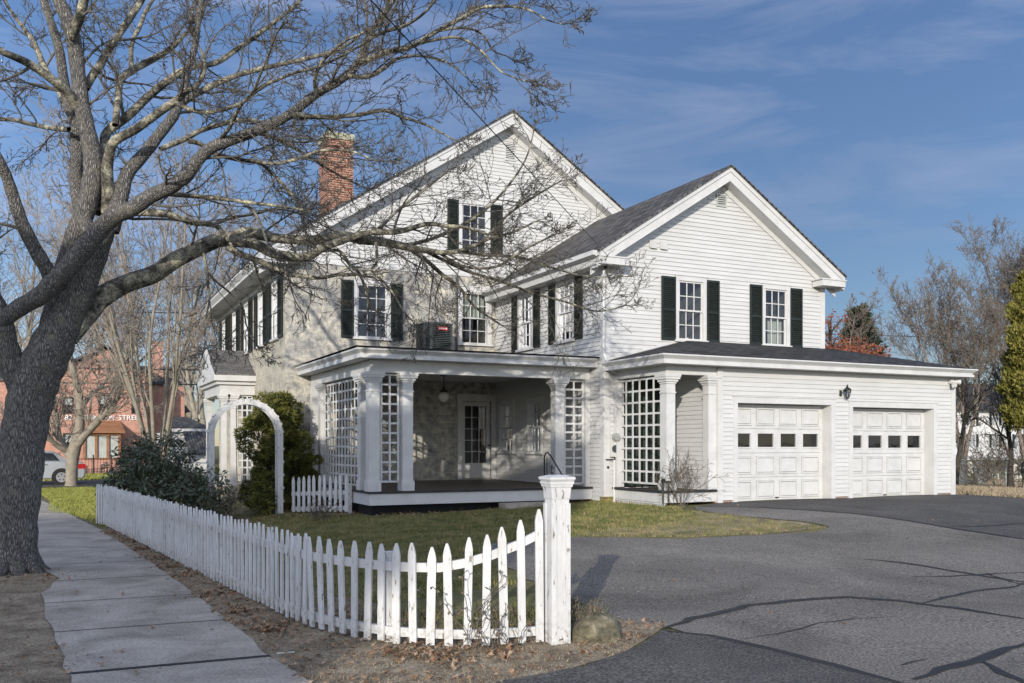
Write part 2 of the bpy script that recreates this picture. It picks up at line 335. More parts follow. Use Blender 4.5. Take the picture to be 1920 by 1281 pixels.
def bark(name, a, b_, c, lich):
    m, nt, b = newmat(name); g = N(nt, 'NewGeometry')
    mpn = N(nt, 'Mapping'); mpn.inputs['Scale'].default_value = (1, 1, .16); nt.links.new(g.outputs['Position'], mpn.inputs[0])
    v = N(nt, 'TexVoronoi', Scale=52); v.feature = 'DISTANCE_TO_EDGE'
    nz = N(nt, 'TexNoise', Scale=9, Detail=6, Roughness=.7); nt.links.new(mpn.outputs[0], nz.inputs['Vector'])
    va = N(nt, 'VectorMath', operation='MULTIPLY_ADD'); va.inputs[1].default_value = (.05, .05, .05)
    nt.links.new(nz.outputs['Color'], va.inputs[0]); nt.links.new(mpn.outputs[0], va.inputs[2]); nt.links.new(va.outputs[0], v.inputs['Vector'])
    r = ramp(nt, [(0.0, a), (.12, b_), (.42, c)]); nt.links.new(v.outputs['Distance'], r.inputs[0])
    ln = N(nt, 'TexNoise', Scale=7, Detail=7, Roughness=.7); nt.links.new(g.outputs['Position'], ln.inputs['Vector'])
    lr = ramp(nt, [(.52, (0, 0, 0)), (.66, (.75, .75, .75))]); nt.links.new(ln.outputs['Fac'], lr.inputs[0])
    mm = N(nt, 'Mix', data_type='RGBA'); nt.links.new(lr.outputs[0], mm.inputs['Factor']); nt.links.new(r.outputs[0], mm.inputs['A']); mm.inputs['B'].default_value = (*lich, 1)
    nt.links.new(mm.outputs['Result'], b.inputs['Base Color']); b.inputs['Roughness'].default_value = .92; b.inputs['Specular IOR Level'].default_value = .15
    bp = N(nt, 'Bump', Strength=1.0, Distance=.05); nt.links.new(v.outputs['Distance'], bp.inputs['Height']); nt.links.new(bp.outputs[0], b.inputs['Normal'])
    return m
M['bark'] = bark('maple_bark', (.045, .042, .040), (.17, .162, .152), (.42, .40, .365), (.24, .225, .17))
M['limb'] = noisy('limb_bark', [(.36, (.045, .042, .036)), (.46, (.13, .12, .10)), (.55, (.27, .25, .20)), (.66, (.50, .47, .34))], 7, .9, .9, 30, detail=12, second=(40, [(.35, (.45, .45, .45)), (.6, (1.15, 1.15, 1.1))]))
M['twig'] = noisy('twig_bark', [(.3, (.06, .054, .045)), (.7, (.165, .15, .125))], 6, .9)

def glassmat(name, tint=(.02, .022, .025), rough=.03):
    m, nt, b = newmat(name)
    nt.nodes.remove(b); out = nt.nodes['Material Output']
    gl = N(nt, 'BsdfGlossy'); gl.inputs['Roughness'].default_value = rough; gl.inputs['Color'].default_value = (.9, .93, 1, 1)
    tr = N(nt, 'BsdfTransparent'); tr.inputs['Color'].default_value = (.80, .83, .82, 1)
    fr = N(nt, 'Fresnel', IOR=1.5); ms = N(nt, 'MixShader')
    g = N(nt, 'NewGeometry'); n = N(nt, 'TexNoise', Scale=3.5, Detail=2); nt.links.new(g.outputs['Position'], n.inputs['Vector'])
    bp = N(nt, 'Bump', Strength=.06, Distance=.02); nt.links.new(n.outputs['Fac'], bp.inputs['Height']); nt.links.new(bp.outputs[0], gl.inputs['Normal'])
    nt.links.new(fr.outputs[0], ms.inputs[0]); nt.links.new(tr.outputs[0], ms.inputs[1]); nt.links.new(gl.outputs[0], ms.inputs[2]); nt.links.new(ms.outputs[0], out.inputs['Surface'])
    return m
M['glass'] = glassmat('window_glass')
M['lampglass'] = noisy('frosted_glass', [(.3, (.55, .53, .48)), (.7, (.62, .6, .55))], 3, .2)
M['carglass'] = noisy('car_glass', [(.3, (.02, .025, .03)), (.7, (.03, .035, .04))], 2, .06, spec=.7)

# ================================================================== GROUND
def sheet(name, poly, dz, m, step=.5, extra=None):
    bm = bmesh.new(); vs = [bm.verts.new((x, y, 0)) for x, y in poly]; bm.faces.new(vs)
    xs = [p[0] for p in poly]; ys = [p[1] for p in poly]
    def cut(lo, hi, ax):
        t = math.ceil(lo / step) * step
        while t < hi:
            co = [0, 0, 0]; co[ax] = t; no = [0, 0, 0]; no[ax] = 1
            bmesh.ops.bisect_plane(bm, geom=bm.verts[:] + bm.edges[:] + bm.faces[:], plane_co=co, plane_no=no); t += step
    cut(max(min(xs), -12), min(max(xs), 32), 0); cut(max(min(ys), 0), min(max(ys), 34), 1)
    bmesh.ops.triangulate(bm, faces=bm.faces[:])
    for v in bm.verts: v.co.z = gz(v.co.x, v.co.y) + dz + (extra(v.co.x, v.co.y) if extra else 0)
    bmesh.ops.recalc_face_normals(bm, faces=bm.faces[:])
    if sum(f.normal.z for f in bm.faces) < 0: bmesh.ops.reverse_faces(bm, faces=bm.faces[:])
    me = bpy.data.meshes.new(name); bm.to_mesh(me); bm.free(); me.materials.append(m)
    me.polygons.foreach_set('use_smooth', [True] * len(me.polygons))
    o = bpy.data.objects.new(name, me); COL.objects.link(o); o['kind'] = 'structure'; return o
def smooth_poly(P, n=4):
    out = []; L = len(P)
    for i in range(L):
        p0, p1, p2, p3 = [np.array(P[(i + k - 1) % L], float) for k in range(4)]
        for j in range(n):
            t = j / n; q = .5 * ((2 * p1) + (-p0 + p2) * t + (2 * p0 - 5 * p1 + 4 * p2 - p3) * t * t + (-p0 + 3 * p1 - 3 * p2 + p3) * t ** 3); out.append(tuple(q))
    return out
def ground():
    gx = list(np.arange(-12, 36.1, .5)); gx = [-900, -400, -150, -60, -25] + gx + [45, 60, 100, 200, 450, 900]
    gy = list(np.arange(0, 50.1, .5)); gy = [-600, -200, -60, -20] + gy + [60, 80, 120, 200, 450, 900]
    V = [(x, y, gz(x, y)) for y in gy for x in gx]; n = len(gx)
    F = [(j * n + i, j * n + i + 1, (j + 1) * n + i + 1, (j + 1) * n + i) for j in range(len(gy) - 1) for i in range(n - 1)]
    o = np_mesh('ground', V, F, M['ground'], k=4, smooth=True); o['kind'] = 'structure'
ground()
rnd = random.Random(5)
def wob(pts, a=.05, sub=.5, seed=1):
    r = random.Random(seed); out = []
    for (x0, y0), (x1, y1) in zip(pts[:-1], pts[1:]):
        n = max(1, int(math.hypot(x1 - x0, y1 - y0) / sub))
        for i in range(n):
            t = i / n; out.append((x0 + (x1 - x0) * t + r.uniform(-a, a), y0 + (y1 - y0) * t + r.uniform(-a, a)))
    out.append(pts[-1]); return out
# sidewalk
swR = [(1.62, 6.2), (1.47, 7.7), (1.40, 9.7), (1.20, 13.3), (.66, 20.2), (.17, 24.8), (-.5, 31), (-1.2, 38.5)]
swL = [(.02, 6.2), (.06, 7.4), (-.03, 8.5), (-.16, 10.4), (-.2, 11.7), (-.02, 12.9), (-.35, 14.3), (-.95, 20), (-1.4, 25), (-2.1, 31), (-2.8, 38.5)]
sheet('sidewalk', wob(swR, .025, .35, 3) + wob(swL[::-1], .025, .35, 4), .022, M['concrete'])
sheet('sidewalk_apron', [(.3, 3.0), (1.95, 3.0), (1.72, 6.0), (.1, 6.12)][::-1] + [], .018, M['concrete'])
jm = MB()
for i in range(17):
    y = 7.5 + i * 1.72
    def xr(y, S):
        for (a, b), (c, d) in zip(S[:-1], S[1:]):
            if b <= y <= d: return a + (c - a) * (y - b) / (d - b)
        return S[-1][0]
    l, r_ = xr(y, swL), xr(y, swR); w = .03 if i == 0 else .009; n = 8
    for k in range(n):
        a, b = k / n, (k + 1) / n
        xa, xb = l + (r_ - l) * a, l + (r_ - l) * b; ya, yb = y - .06 * a, y - .06 * b
        jm.face([(xa, ya - w, gz(xa, ya) + .0265), (xb, yb - w, gz(xb, yb) + .0265), (xb, yb + w, gz(xb, yb) + .0265), (xa, ya + w, gz(xa, ya) + .0265)])
jm.build('sidewalk_joints', M['tar'])['kind'] = 'structure'
# driveway
dr0 = [(5.03, 7.15), (4.75, 7.5), (4.93, 8.13), (4.95, 9.0), (5.07, 9.84), (5.35, 11.3), (5.75, 12.75), (6.5, 12.98), (7.37, 12.99), (8.79, 11.85), (10.2, 11.65), (11.2, 11.60), (11.9, 11.9), (11.9, 12.6), (11.45, 13.4), (11.2, 14.69), (11.6, 15.4), (12.6, 15.84), (19.95, 15.9), (20.1, 15.4), (19.6, 13.6), (20.5, 11.5), (21.5, 8), (22, 2), (22, -9), (5.4, -9), (5.0, 3)] + [tuple(onZ(a, b, 0.01).xy) for a, b in ((1700, 1284), (1520, 1236), (1330, 1192))][:0]
dr = wob(dr0[:17], .035, .22, 21) + dr0[17:]
sheet('driveway', dr, .012, M['asphalt'])
seamxy = [tuple(onZ(a, b, gz(*onZ(a, b, 0).xy) + .016).xy) for a, b in ((1242, 1180), (1330, 1192), (1420, 1212), (1520, 1236), (1620, 1262), (1720, 1290), (1900, 1345))]
st = [(2.78, 5.97), (3.6, 6.12), (4.3, 6.45), (4.8, 6.85)] + seamxy + [(14, -3), (21, -9), (3, -9), (2.3, 3), (2.5, 5.2)]
sheet('street_apron', st, .016, M['asphalt2'])
sheet('street', [(-260, 40.5), (260, 40.5), (260, 47.5), (-260, 47.5)][::1], .02, M['asphalt2'])
sheet('front_street', [(-9.5, -40), (-2.6, -40), (-2.6, 40), (-4.2, 40), (-11, 40)], .012, M['asphalt2'])
# thatch areas
sheet('verge', wob([(.3, 5.6), (.2, 8.5), (.1, 10.4), (.1, 11.6), (.3, 12.95), (-.1, 14.5), (-.8, 20)], .03, .3, 6) + [(-2.5, 20), (-2.5, 2.5), (.2, 2.5)], .009, M['thatch'])
sheet('fence_bed', wob([(1.3, 5.8), (1.25, 7.7), (1.2, 9.7), (1.0, 13.3), (.5, 20.2)], .04, .3, 7) + wob([(1.45, 20.3), (2.2, 14), (2.7, 10.2), (3.2, 8.8), (4.4, 8.6), (4.95, 8.3)], .1, .4, 8) + [(4.8, 7.55), (5.1, 7.15), (4.7, 6.8), (4.1, 6.35), (3.3, 6.05), (2.6, 5.9), (2.2, 5.4), (1.7, 5.8)], .010, M['thatch'])
sheet('lawn_edge', wob([(7.6, 13.15), (9.0, 12.2), (10.4, 11.85), (11.5, 11.9)], .1, .4, 9) + [(11.85, 12.4), (11.4, 13.4), (11.1, 14.6)] + wob([(10.8, 14.2), (10.0, 13.4), (8.9, 13.3), (7.6, 13.3)], .15, .4, 10), .009, M['thatch'])
# tar seams: traced on the asphalt
seams = [([(1242, 1180), (1300, 1160), (1400, 1136), (1500, 1124), (1590, 1120), (1680, 1126), (1790, 1140), (1920, 1160)], .075),
         ([(1245, 1183), (1330, 1192), (1420, 1212), (1520, 1236), (1620, 1262), (1720, 1290)], .07),
         ([(1385, 1200), (1460, 1188), (1540, 1168), (1600, 1160), (1680, 1157)], .02),
         ([(1620, 1049), (1700, 1056), (1790, 1070), (1880, 1085), (1930, 1092)], .06),
         ([(1715, 1082), (1780, 1080), (1850, 1076), (1925, 1072)], .035),
         ([(1720, 1134), (1770, 1120), (1840, 1107), (1905, 1100), (1930, 1090)], .045),
         ([(1850, 1074), (1895, 1090), (1925, 1098)], .04),
         ([(1720, 1275), (1760, 1255), (1830, 1240), (1870, 1222), (1930, 1205)], .085),
         ([(1840, 1240), (1880, 1262), (1930, 1285)], .08),
         ([(1420, 963), (1500, 972), (1600, 978), (1700, 988), (1800, 1000), (1925, 1015)], .10),
         ([(1770, 996), (1840, 992), (1925, 986)], .06),
         ([(1690, 1247), (1740, 1236)], .03)]
sheet('driveway_garage_apron', [tuple(onZ(a, b, gz(*onZ(a, b, gz(*onZ(a, b, .1).xy) + .015).xy) + .015).xy) for a, b in ((1310, 955), (1420, 963), (1500, 972), (1600, 978), (1700, 988), (1800, 1000), (1925, 1015), (2010, 1026))] + [(19.5, 12.0), (20.2, 15.0), (19.9, 15.88), (12.65, 15.85), (11.9, 15.5)], .016, M['asphalt2'])
tm = MB(); rs = random.Random(3)
for pts, w in seams:
    P = []
    for px, py in pts:
        q = onZ(px, py, .1); q = onZ(px, py, gz(q.x, q.y) + .015); q = onZ(px, py, gz(q.x, q.y) + .015); P.append(q)
    Q = []
    for a, b in zip(P[:-1], P[1:]):
        n = max(2, int((b - a).length / .18))
        for i in range(n): Q.append(a.lerp(b, i / n) + Vector((rs.uniform(-.02, .02), rs.uniform(-.02, .02), 0)))
    Q.append(P[-1]); prev = None
    for i, q in enumerate(Q):
        d = Q[min(i + 1, len(Q) - 1)] - Q[max(i - 1, 0)]; d.z = 0; d.normalize(); nn = Vector((-d.y, d.x, 0))
        ww = w * .62 * (.35 + .65 * sm(min(i, len(Q) - 1 - i) / 3)) * rs.uniform(.8, 1.15)
        a, b = q + nn * ww, q - nn * ww
        a.z = gz(a.x, a.y) + .019; b.z = gz(b.x, b.y) + .019
        if prev: tm.face([prev[0], a, b, prev[1]])
        prev = (a, b)
fix_normals(tm.build('crack_seal', M['tar']))['kind'] = 'structure'

# ================================================================== HOUSE
house = thing('house', (11, 20, 0), 'large white clapboard and grey stone house with two gables, pillared porch and double garage', 'house')
LAP = .100
def siding(mb, F, z0, z1, ul, ur, holes=()):
    n = int(round((z1 - z0) / LAP)); e = (z1 - z0) / n
    for i in range(n):
        a = z0 + i * e; b = a + e; mid = (a + b) / 2
        l0, l1, r0, r1 = ul(a), ul(b), ur(a), ur(b)
        segs = [(l0, l1, r0, r1)]
        for (h0, h1, g0, g1) in holes:
            if g0 < mid < g1:
                ns = []
                for s in segs:
                    if h0 > s[0] and h1 < s[2]: ns += [(s[0], s[1], h0, h0), (h1, h1, s[2], s[3])]
                    elif h1 <= s[0] or h0 >= s[2]: ns.append(s)
                    elif h0 <= s[0]: ns.append((h1, h1, s[2], s[3]))
                    else: ns.append((s[0], s[1], h0, h0))
                segs = ns
        for (p0, p1, q0, q1) in segs:
            if q0 - p0 < .01: continue
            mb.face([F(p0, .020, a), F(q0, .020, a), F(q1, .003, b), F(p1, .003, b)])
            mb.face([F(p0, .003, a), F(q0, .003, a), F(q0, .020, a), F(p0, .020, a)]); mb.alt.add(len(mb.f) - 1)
def holed(mb, F, u0, u1, z0, z1, holes, reveal=.14):
    us = sorted({u0, u1, *[h for x in holes for h in x[:2]]}); zs = sorted({z0, z1, *[h for x in holes for h in x[2:]]})
    us = [u for u in us if u0 <= u <= u1]; zs = [z for z in zs if z0 <= z <= z1]
    for a, b in zip(us[:-1], us[1:]):
        for c, d in zip(zs[:-1], zs[1:]):
            m = ((a + b) / 2, (c + d) / 2)
            if any(h[0] < m[0] < h[1] and h[2] < m[1] < h[3] for h in holes): continue
            mb.face([F(a, 0, c), F(b, 0, c), F(b, 0, d), F(a, 0, d)])
    for h in holes:
        a, b, c, d = h
        for p, q in (((a, c), (a, d)), ((b, c), (b, d)), ((a, c), (b, c)), ((a, d), (b, d))):
            mb.face([F(p[0], 0, p[1]), F(q[0], 0, q[1]), F(q[0], -reveal, q[1]), F(p[0], -reveal, p[1])])
def window(F, u0, u1, z0, z1, cols=3, rows=4, shut=None, parent=house, cas=.10, rec=.05, cname='window', curtain=None, deep=True):
    w = MB()                                         # casing
    w.box(u0 - cas, u0, -.02, .04, z0, z1, F); w.box(u1, u1 + cas, -.02, .04, z0, z1, F)
    w.box(u0 - cas, u1 + cas, -.02, .045, z1, z1 + cas * 1.15, F); w.box(u0 - cas - .02, u1 + cas + .02, -.0, .065, z1 + cas * 1.15, z1 + cas * 1.15 + .025, F)
    win = fix_normals(w.build(cname, M['white'], parent))
    s = MB(); s.box(u0 - cas - .03, u1 + cas + .03, -.02, .085, z0 - .055, z0, F); s.build('sill', M['white'], win)
    fr = MB(); t = .038; zm = z0 + (z1 - z0) * .5
    for (a, b, nn) in ((z0, zm + .02, -rec), (zm - .02, z1, -rec + .032)):
        fr.box(u0, u0 + t, nn, nn + .03, a, b, F); fr.box(u1 - t, u1, nn, nn + .03, a, b, F)
        fr.box(u0 + t, u1 - t, nn, nn + .03, a, a + t, F); fr.box(u0 + t, u1 - t, nn, nn + .03, b - t, b, F)
        rr = rows // 2
        for i in range(1, cols):
            u = u0 + t + (u1 - u0 - 2 * t) * i / cols; fr.box(u - .010, u + .010, nn + .004, nn + .026, a + t, b - t, F)
        for j in range(1, rr):
            z = a + t + (b - a - 2 * t) * j / rr; fr.box(u0 + t, u1 - t, nn + .006, nn + .024, z - .010, z + .010, F)
    fr.build('sash', M['white'], win)
    g = MB(); g.face([F(u0 + .01, -rec + .010, z0 + .01), F(u1 - .01, -rec + .010, z0 + .01), F(u1 - .01, -rec + .010, zm), F(u0 + .01, -rec + .010, zm)])
    g.face([F(u0 + .01, -rec + .042, zm), F(u1 - .01, -rec + .042, zm), F(u1 - .01, -rec + .042, z1 - .01), F(u0 + .01, -rec + .042, z1 - .01)])
    g.build('pane', M['glass'], win)
    r = MB(); d = -1.1 if deep else -.35; a, b, c, e = u0 - .02, u1 + .02, z0 - .05, z1 + .02
    for q in ([(a, d, c), (b, d, c), (b, d, e), (a, d, e)], [(a, d, c), (a, -.07, c), (a, -.07, e), (a, d, e)], [(b, d, c), (b, -.07, c), (b, -.07, e), (b, d, e)],
              [(a, d, e), (b, d, e), (b, -.07, e), (a, -.07, e)], [(a, d, c), (b, d, c), (b, -.07, c), (a, -.07, c)]):
        r.face([F(*p) for p in q])
    r.build('interior', M['interior'], win)
    if curtain:
        cu = MB(); (c0, c1, q0, q1) = curtain; n = 16; pr = None
        for i in range(n + 1):
            u = c0 + (c1 - c0) * i / n; nn = -.16 + .02 * math.sin(i * 2.1)
            if pr: cu.face([F(pr[0], pr[1], q0), F(u, nn, q0), F(u, nn, q1), F(pr[0], pr[1], q1)])
            pr = (u, nn)
        cu.build('curtain', M['curtain'], win)
    if shut:
        for (a, b) in shut: shutter(F, a, b, z0 - .03, z1 + .07, win)
    return win
def shutter(F, a, b, c, d, parent):
    s = MB(); n0, n1 = .022, .055; t = .045
    s.box(a, a + t, n0, n1, c, d, F); s.box(b - t, b, n0, n1, c, d, F)
    m = c + (d - c) * .48
    for (p, q) in ((c, c + .07), (m - .03, m + .03), (d - .055, d)): s.box(a + t, b - t, n0, n1, p, q, F)
    for (p, q) in ((c + .07, m - .03), (m + .03, d - .055)):
        k = int((q - p) / .045)
        for i in range(k):
            z = p + (q - p) * (i + .5) / k
            s.hexa([F(a + t, n0 + .003, z + .016), F(b - t, n0 + .003, z + .016), F(b - t, n0 + .006, z + .022), F(a + t, n0 + .006, z + .022)],
                   [F(a + t, n1 - .006, z - .018), F(b - t, n1 - .006, z - .018), F(b - t, n1 - .003, z - .012), F(a + t, n1 - .003, z - .012)])
    return fix_normals(s.build('shutter', M['shutter'], parent))
def part(name, mat): return MB(), name, mat

# --- main stone block: x 5.11..17.6, y 23.66..34.6
A, B = FA(23.66), FB(5.11)
APX, APZ, SL = 11.36, 11.03, .652
w1 = (6.99, 7.80, 4.52, 5.93); w2 = (9.96, 10.74, 4.50, 5.93); wg = (9.97, 10.72, 7.04, 8.38)
dh = (9.97, 10.86, .75, 2.92)
mb = MB(); holed(mb, A, 5.11, 17.6, -.2, 6.42, [w1, w2, dh]); mb.build('stone_wall', M['stonex'], house)
lw = [(c - .33, c + .33) for c in (24.78, 26.72, 28.98, 31.15, 33.3)]
lh = [(a, b, 4.5, 5.95) for a, b in lw] + [(a, b, 1.4, 3.1) for i, (a, b) in enumerate(lw) if i in (1, 4)]
mb = MB(); holed(mb, B, 23.66, 34.6, -.2, 6.5, lh); mb.build('stone_wall', M['stoney'], house)
mb = MB(); mb.face([(17.6, 23.66, 0), (17.6, 34.6, 0), (17.6, 34.6, 6.9), (17.6, 23.66, 6.9)]); mb.face([(5.11, 34.6, 0), (17.6, 34.6, 0), (17.6, 34.6, 6.9), (11.36, 34.6, 10.9), (5.11, 34.6, 6.9)])
mb.build('back_wall', M['siding'], house)
zs = lambda z: (APZ - .12 - z) / SL
mb = MB(); siding(mb, A, 6.42, APZ - .25, lambda z: max(5.11, APX - zs(z)), lambda z: min(17.6, APX + zs(z)), [wg])
mb.face([A(5.11, 0, 6.42), A(17.6, 0, 6.42), A(17.6, 0, 6.86), A(APX, 0, 10.93), A(5.11, 0, 6.86)])
mb.face([A(5.11, .0, 6.42), A(17.6, .0, 6.42), A(17.6, .016, 6.42), A(5.11, .016, 6.42)])
mb.v = mb.v; gs = mb.build('gable_siding', M['siding'], house)
# the flat backing sheet must not cover the attic window: remove it
me = gs.data; bm = bmesh.new(); bm.from_mesh(me)
big = [f for f in bm.faces if f.calc_area() > 10]; bmesh.ops.delete(bm, geom=big, context='FACES'); bm.to_mesh(me); bm.free()
window(A, *w1, shut=((6.55, 6.89), (7.90, 8.24)))
window(A, *w2, cas=.13, curtain=(9.99, 10.71, 5.25, 5.9))
window(A, *wg, shut=((9.53, 9.86), (10.84, 11.20)))
for i, (a, b) in enumerate(lw): window(B, a, b, 4.5, 5.95, shut=((a - .58, a - .07), (b + .07, b + .58)), cas=.06, deep=False)
# roof
def gable_roof(name, apx, apz, sl, xl, xr, y0, y1, th, mat):
    r = MB()
    for xe in (xl, xr):
        ze = apz - sl * abs(apx - xe)
        r.hexa([(apx, y0, apz - th), (xe, y0, ze - th), (xe, y1, ze - th), (apx, y1, apz - th)], [(apx, y0, apz), (xe, y0, ze), (xe, y1, ze), (apx, y1, apz)])
    return fix_normals(r.build(name, mat, house))
main_roof = gable_roof('roof', APX, APZ + .03, SL, 4.42, 18.3, 23.20, 35.0, .035, M['shingle'])
def rakes(apx, apz, sl, xl, xr, ywall, ov, h1, h2, nm='rake_board'):
    """rake boards: crown strip + fascia + soffit on both slopes"""
    for xe in (xl, xr):
        k = MB(); sgn = 1 if xe > apx else -1
        def sec(y0, y1, z0, z1):                     # offsets below the roof underside
            ze = apz - sl * abs(apx - xe)
            k.hexa([(apx, y0, apz + z0), (xe, y0, ze + z0), (xe, y1, ze + z0), (apx, y1, apz + z0)], [(apx, y0, apz + z1), (xe, y0, ze + z1), (xe, y1, ze + z1), (apx, y1, apz + z1)])
        yf = ywall - ov
        sec(yf + .03, yf + .10, -.12, -.006); sec(yf + .055, yf + .10, -h1, -.121)
        sec(yf + .101, ywall - .04, -h1, -h1 + .03)
        sec(ywall - .039, ywall - .018, -h1 - h2, -h1 + .029)
        fix_normals(k.build(nm, M['white'], house))
rakes(APX, APZ - .006, SL, 4.45, 18.25, 23.66, .42, .38, .16)
# left eave cornice of the main block and frieze over the stone
zc = APZ - SL * (APX - 4.42)
c = MB(); c.sweep([(5.11, 34.9, 0), (5.11, 23.30, 0)], [(.69, zc - .03), (.69, zc - .09), (.60, zc - .20), (.60, zc - .27), (0.02, zc - .27), (.02, zc - .03)])
c.sweep([(5.11, 34.9, 0), (5.11, 23.62, 0)], [(.05, zc - .271), (.05, zc - .42), (.0, zc - .42), (.0, zc - .271)])
fix_normals(c.build('cornice', M['white'], house))
c = MB(); c.box(4.43, 5.5, 23.26, 23.64, 6.30, 6.50); c.box(4.39, 5.55, 23.22, 23.64, 6.501, 6.56); c.build('cornice_return', M['white'], house)
c = MB(); c.box(5.11, 11.0, -0.001, .03, 6.36, 6.44, A); c.build('frieze_board', M['white'], house)
# gable louvre
def louvre(F, u0, u1, z0, z1, nm='gable_vent', mat=None):
    v = MB(); v.box(u0, u0 + .03, .012, .04, z0, z1, F); v.box(u1 - .03, u1, .012, .04, z0, z1, F); v.box(u0 + .03, u1 - .03, .012, .04, z0, z0 + .03, F); v.box(u0 + .03, u1 - .03, .012, .04, z1 - .03, z1, F)
    k = max(3, int((z1 - z0) / .055))
    for i in range(k):
        z = z0 + .03 + (z1 - z0 - .06) * (i + .5) / k
        v.hexa([F(u0 + .03, .014, z + .012), F(u1 - .03, .014, z + .012), F(u1 - .03, .016, z + .018), F(u0 + .03, .016, z + .018)], [F(u0 + .03, .036, z - .018), F(u1 - .03, .036, z - .018), F(u1 - .03, .038, z - .012), F(u0 + .03, .038, z - .012)])
    o = fix_normals(v.build(nm, mat or M['white'], house))
    b = MB(); b.box(u0 + .02, u1 - .02, .0165, .0175, z0 + .02, z1 - .02, F); b.build('vent_screen', M['acdark'], o); return o
louvre(A, 11.28, 11.62, 9.75, 10.25)
# chimney
ch = MB(); ch.box(7.06, 7.86, 27.0, 27.95, 6.8, 10.78)
cho = ch.build('chimney', M['brick'], house)
cc = MB(); cc.box(7.03, 7.89, 26.97, 27.98, 10.78, 10.98); cc.build('chimney_cap', M['capstone'], cho)

# --- wing: x 11.02..17.61, y 17.88..23.66
W, S = FA(17.88), FB(11.02)
WX, WZ, WS = 14.315, 8.32, .64
a1 = (13.06, 13.76, 4.17, 5.56); a2 = (15.66, 16.36, 4.17, 5.56)
zw = lambda z: (WZ - .12 - z) / WS
gdo = (11.45, 12.45, .75, 2.9)
mb = MB(); siding(mb, W, .52, WZ - .25, lambda z: max(11.02, WX - zw(z)), lambda z: min(17.61, WX + zw(z)), [a1, a2, gdo])
siding(mb, FA(17.88), .52, 3.3, lambda z: 11.02, lambda z: 11.021)
mb.build('wing_siding', M['siding'], house)
s1 = (19.26, 20.00, 4.22, 5.60); s2 = (21.40, 22.12, 4.22, 5.60); p1 = (20.92, 21.62, 1.50, 2.80); p2 = (22.55, 23.33, 1.50, 2.80)
mb = MB(); siding(mb, S, .42, 5.97, lambda z: 17.88, lambda z: 23.66, [s1, s2, p1, p2]); mb.build('wing_siding', M['siding'], house)
mb = MB(); mb.face([(17.61, 17.88, .3), (17.61, 23.66, .3), (17.61, 23.66, 6.1), (17.61, 17.88, 6.1)]); mb.build('wing_siding', M['siding'], house)
window(W, *a1, shut=((12.56, 12.96), (13.86, 14.24)))
window(W, *a2, shut=((15.18, 15.56), (16.46, 16.86)), curtain=(15.9, 16.34, 4.2, 4.85))
window(S, *s1, shut=((18.80, 19.16), (20.10, 20.46))); window(S, *s2, shut=((20.95, 21.30), (22.22, 22.57)))
window(S, *p1, cas=.09, rows=4, deep=False); window(S, *p2, cas=.09, rows=4, deep=False)
gable_roof('roof', WX, WZ + .03, WS, 10.62, 18.0, 17.46, 23.66, .035, M['shingle'])
rakes(WX, WZ - .006, WS, 10.64, 17.98, 17.88, .40, .34, .13)
zc = WZ - WS * (WX - 10.62)
c = MB(); c.sweep([(11.02, 23.62, 0), (11.02, 17.50, 0)], [(.52, zc + .02), (.52, zc - .08), (.44, zc - .10), (.38, zc - .12), (.36, zc - .26), (0.02, zc - .26), (.02, zc + .02)])
c.sweep([(11.02, 23.62, 0), (11.02, 17.87, 0)], [(.03, zc - .261), (.03, zc - .38), (.0, zc - .38), (.0, zc - .261)])
fix_normals(c.build('cornice', M['white'], house))
c = MB(); c.box(10.645, 11.42, 17.485, 17.84, zc - .25, zc - .101); c.box(10.62, 11.46, 17.465, 17.84, zc - .10, zc - .07)
c.build('cornice_return', M['white'], house); c = MB(); c.box(17.2, 17.97, 17.485, 17.84, zc - .25, zc - .101); c.box(17.16, 18.0, 17.465, 17.84, zc - .10, zc - .07); c.build('cornice_return', M['white'], house)
c = MB(); c.box(11.02 - .034, 11.02 + .13, -.0, .034, .50, 5.72, W); c.box(17.881, 17.88 + .12, -.0, .034, .42, 5.72, S); c.build('corner_board', M['white'], house)
c = MB(); c.box(17.47, 17.61 + .02, 0, .034, .52, 5.72, W); c.build('corner_board', M['white'], house)
louvre(W, 14.16, 14.46, 7.43, 7.73, mat=M['curtain'])
for (a, b) in ((12.22, 12.42), (12.52, 12.72)):
    v = MB(); v.box(a, b, .01, .06, 6.25, 6.42, W); v.box(a + .03, b - .01, .061, .075, 6.24, 6.41, W)
    v.build('vent_hood', M['ceiling'], house)
# dark green porch door in the wing wall under the side porch
d = MB(); d.box(11.27, 11.46, .025, .14, .74, 3.20, W); d.build('pilaster', M['white'], house)
d = MB(); d.box(11.46, 12.60, .025, .034, .75, 3.30, W)
do = d.build('side_door', M['greendoor'], house)
k = MB()
for i in range(2):
    for j in range(3): k.box(11.52 + i * .5, 11.9 + i * .5, .034, .042, .9 + j * .75, 1.5 + j * .75, W)
k.build('door_panel', M['greendoor'], do)
# foundation
f = MB(); f.box(10.98, 12.7, 17.80, 18.0, .1, .52); f.box(11.0, 11.06, 17.9, 23.6, .0, .42); f.box(10.0, 11.0, 18.55, 18.75, .0, .42)
f.build('foundation', M['foundation'], house)
f = MB()
for a, b in ((12.6, 13.0), (15.96, 16.36), (19.32, 19.9)): f.box(a, b, 15.88, 16.2, .2, .53)
f.build('foundation', M['brick'], house)

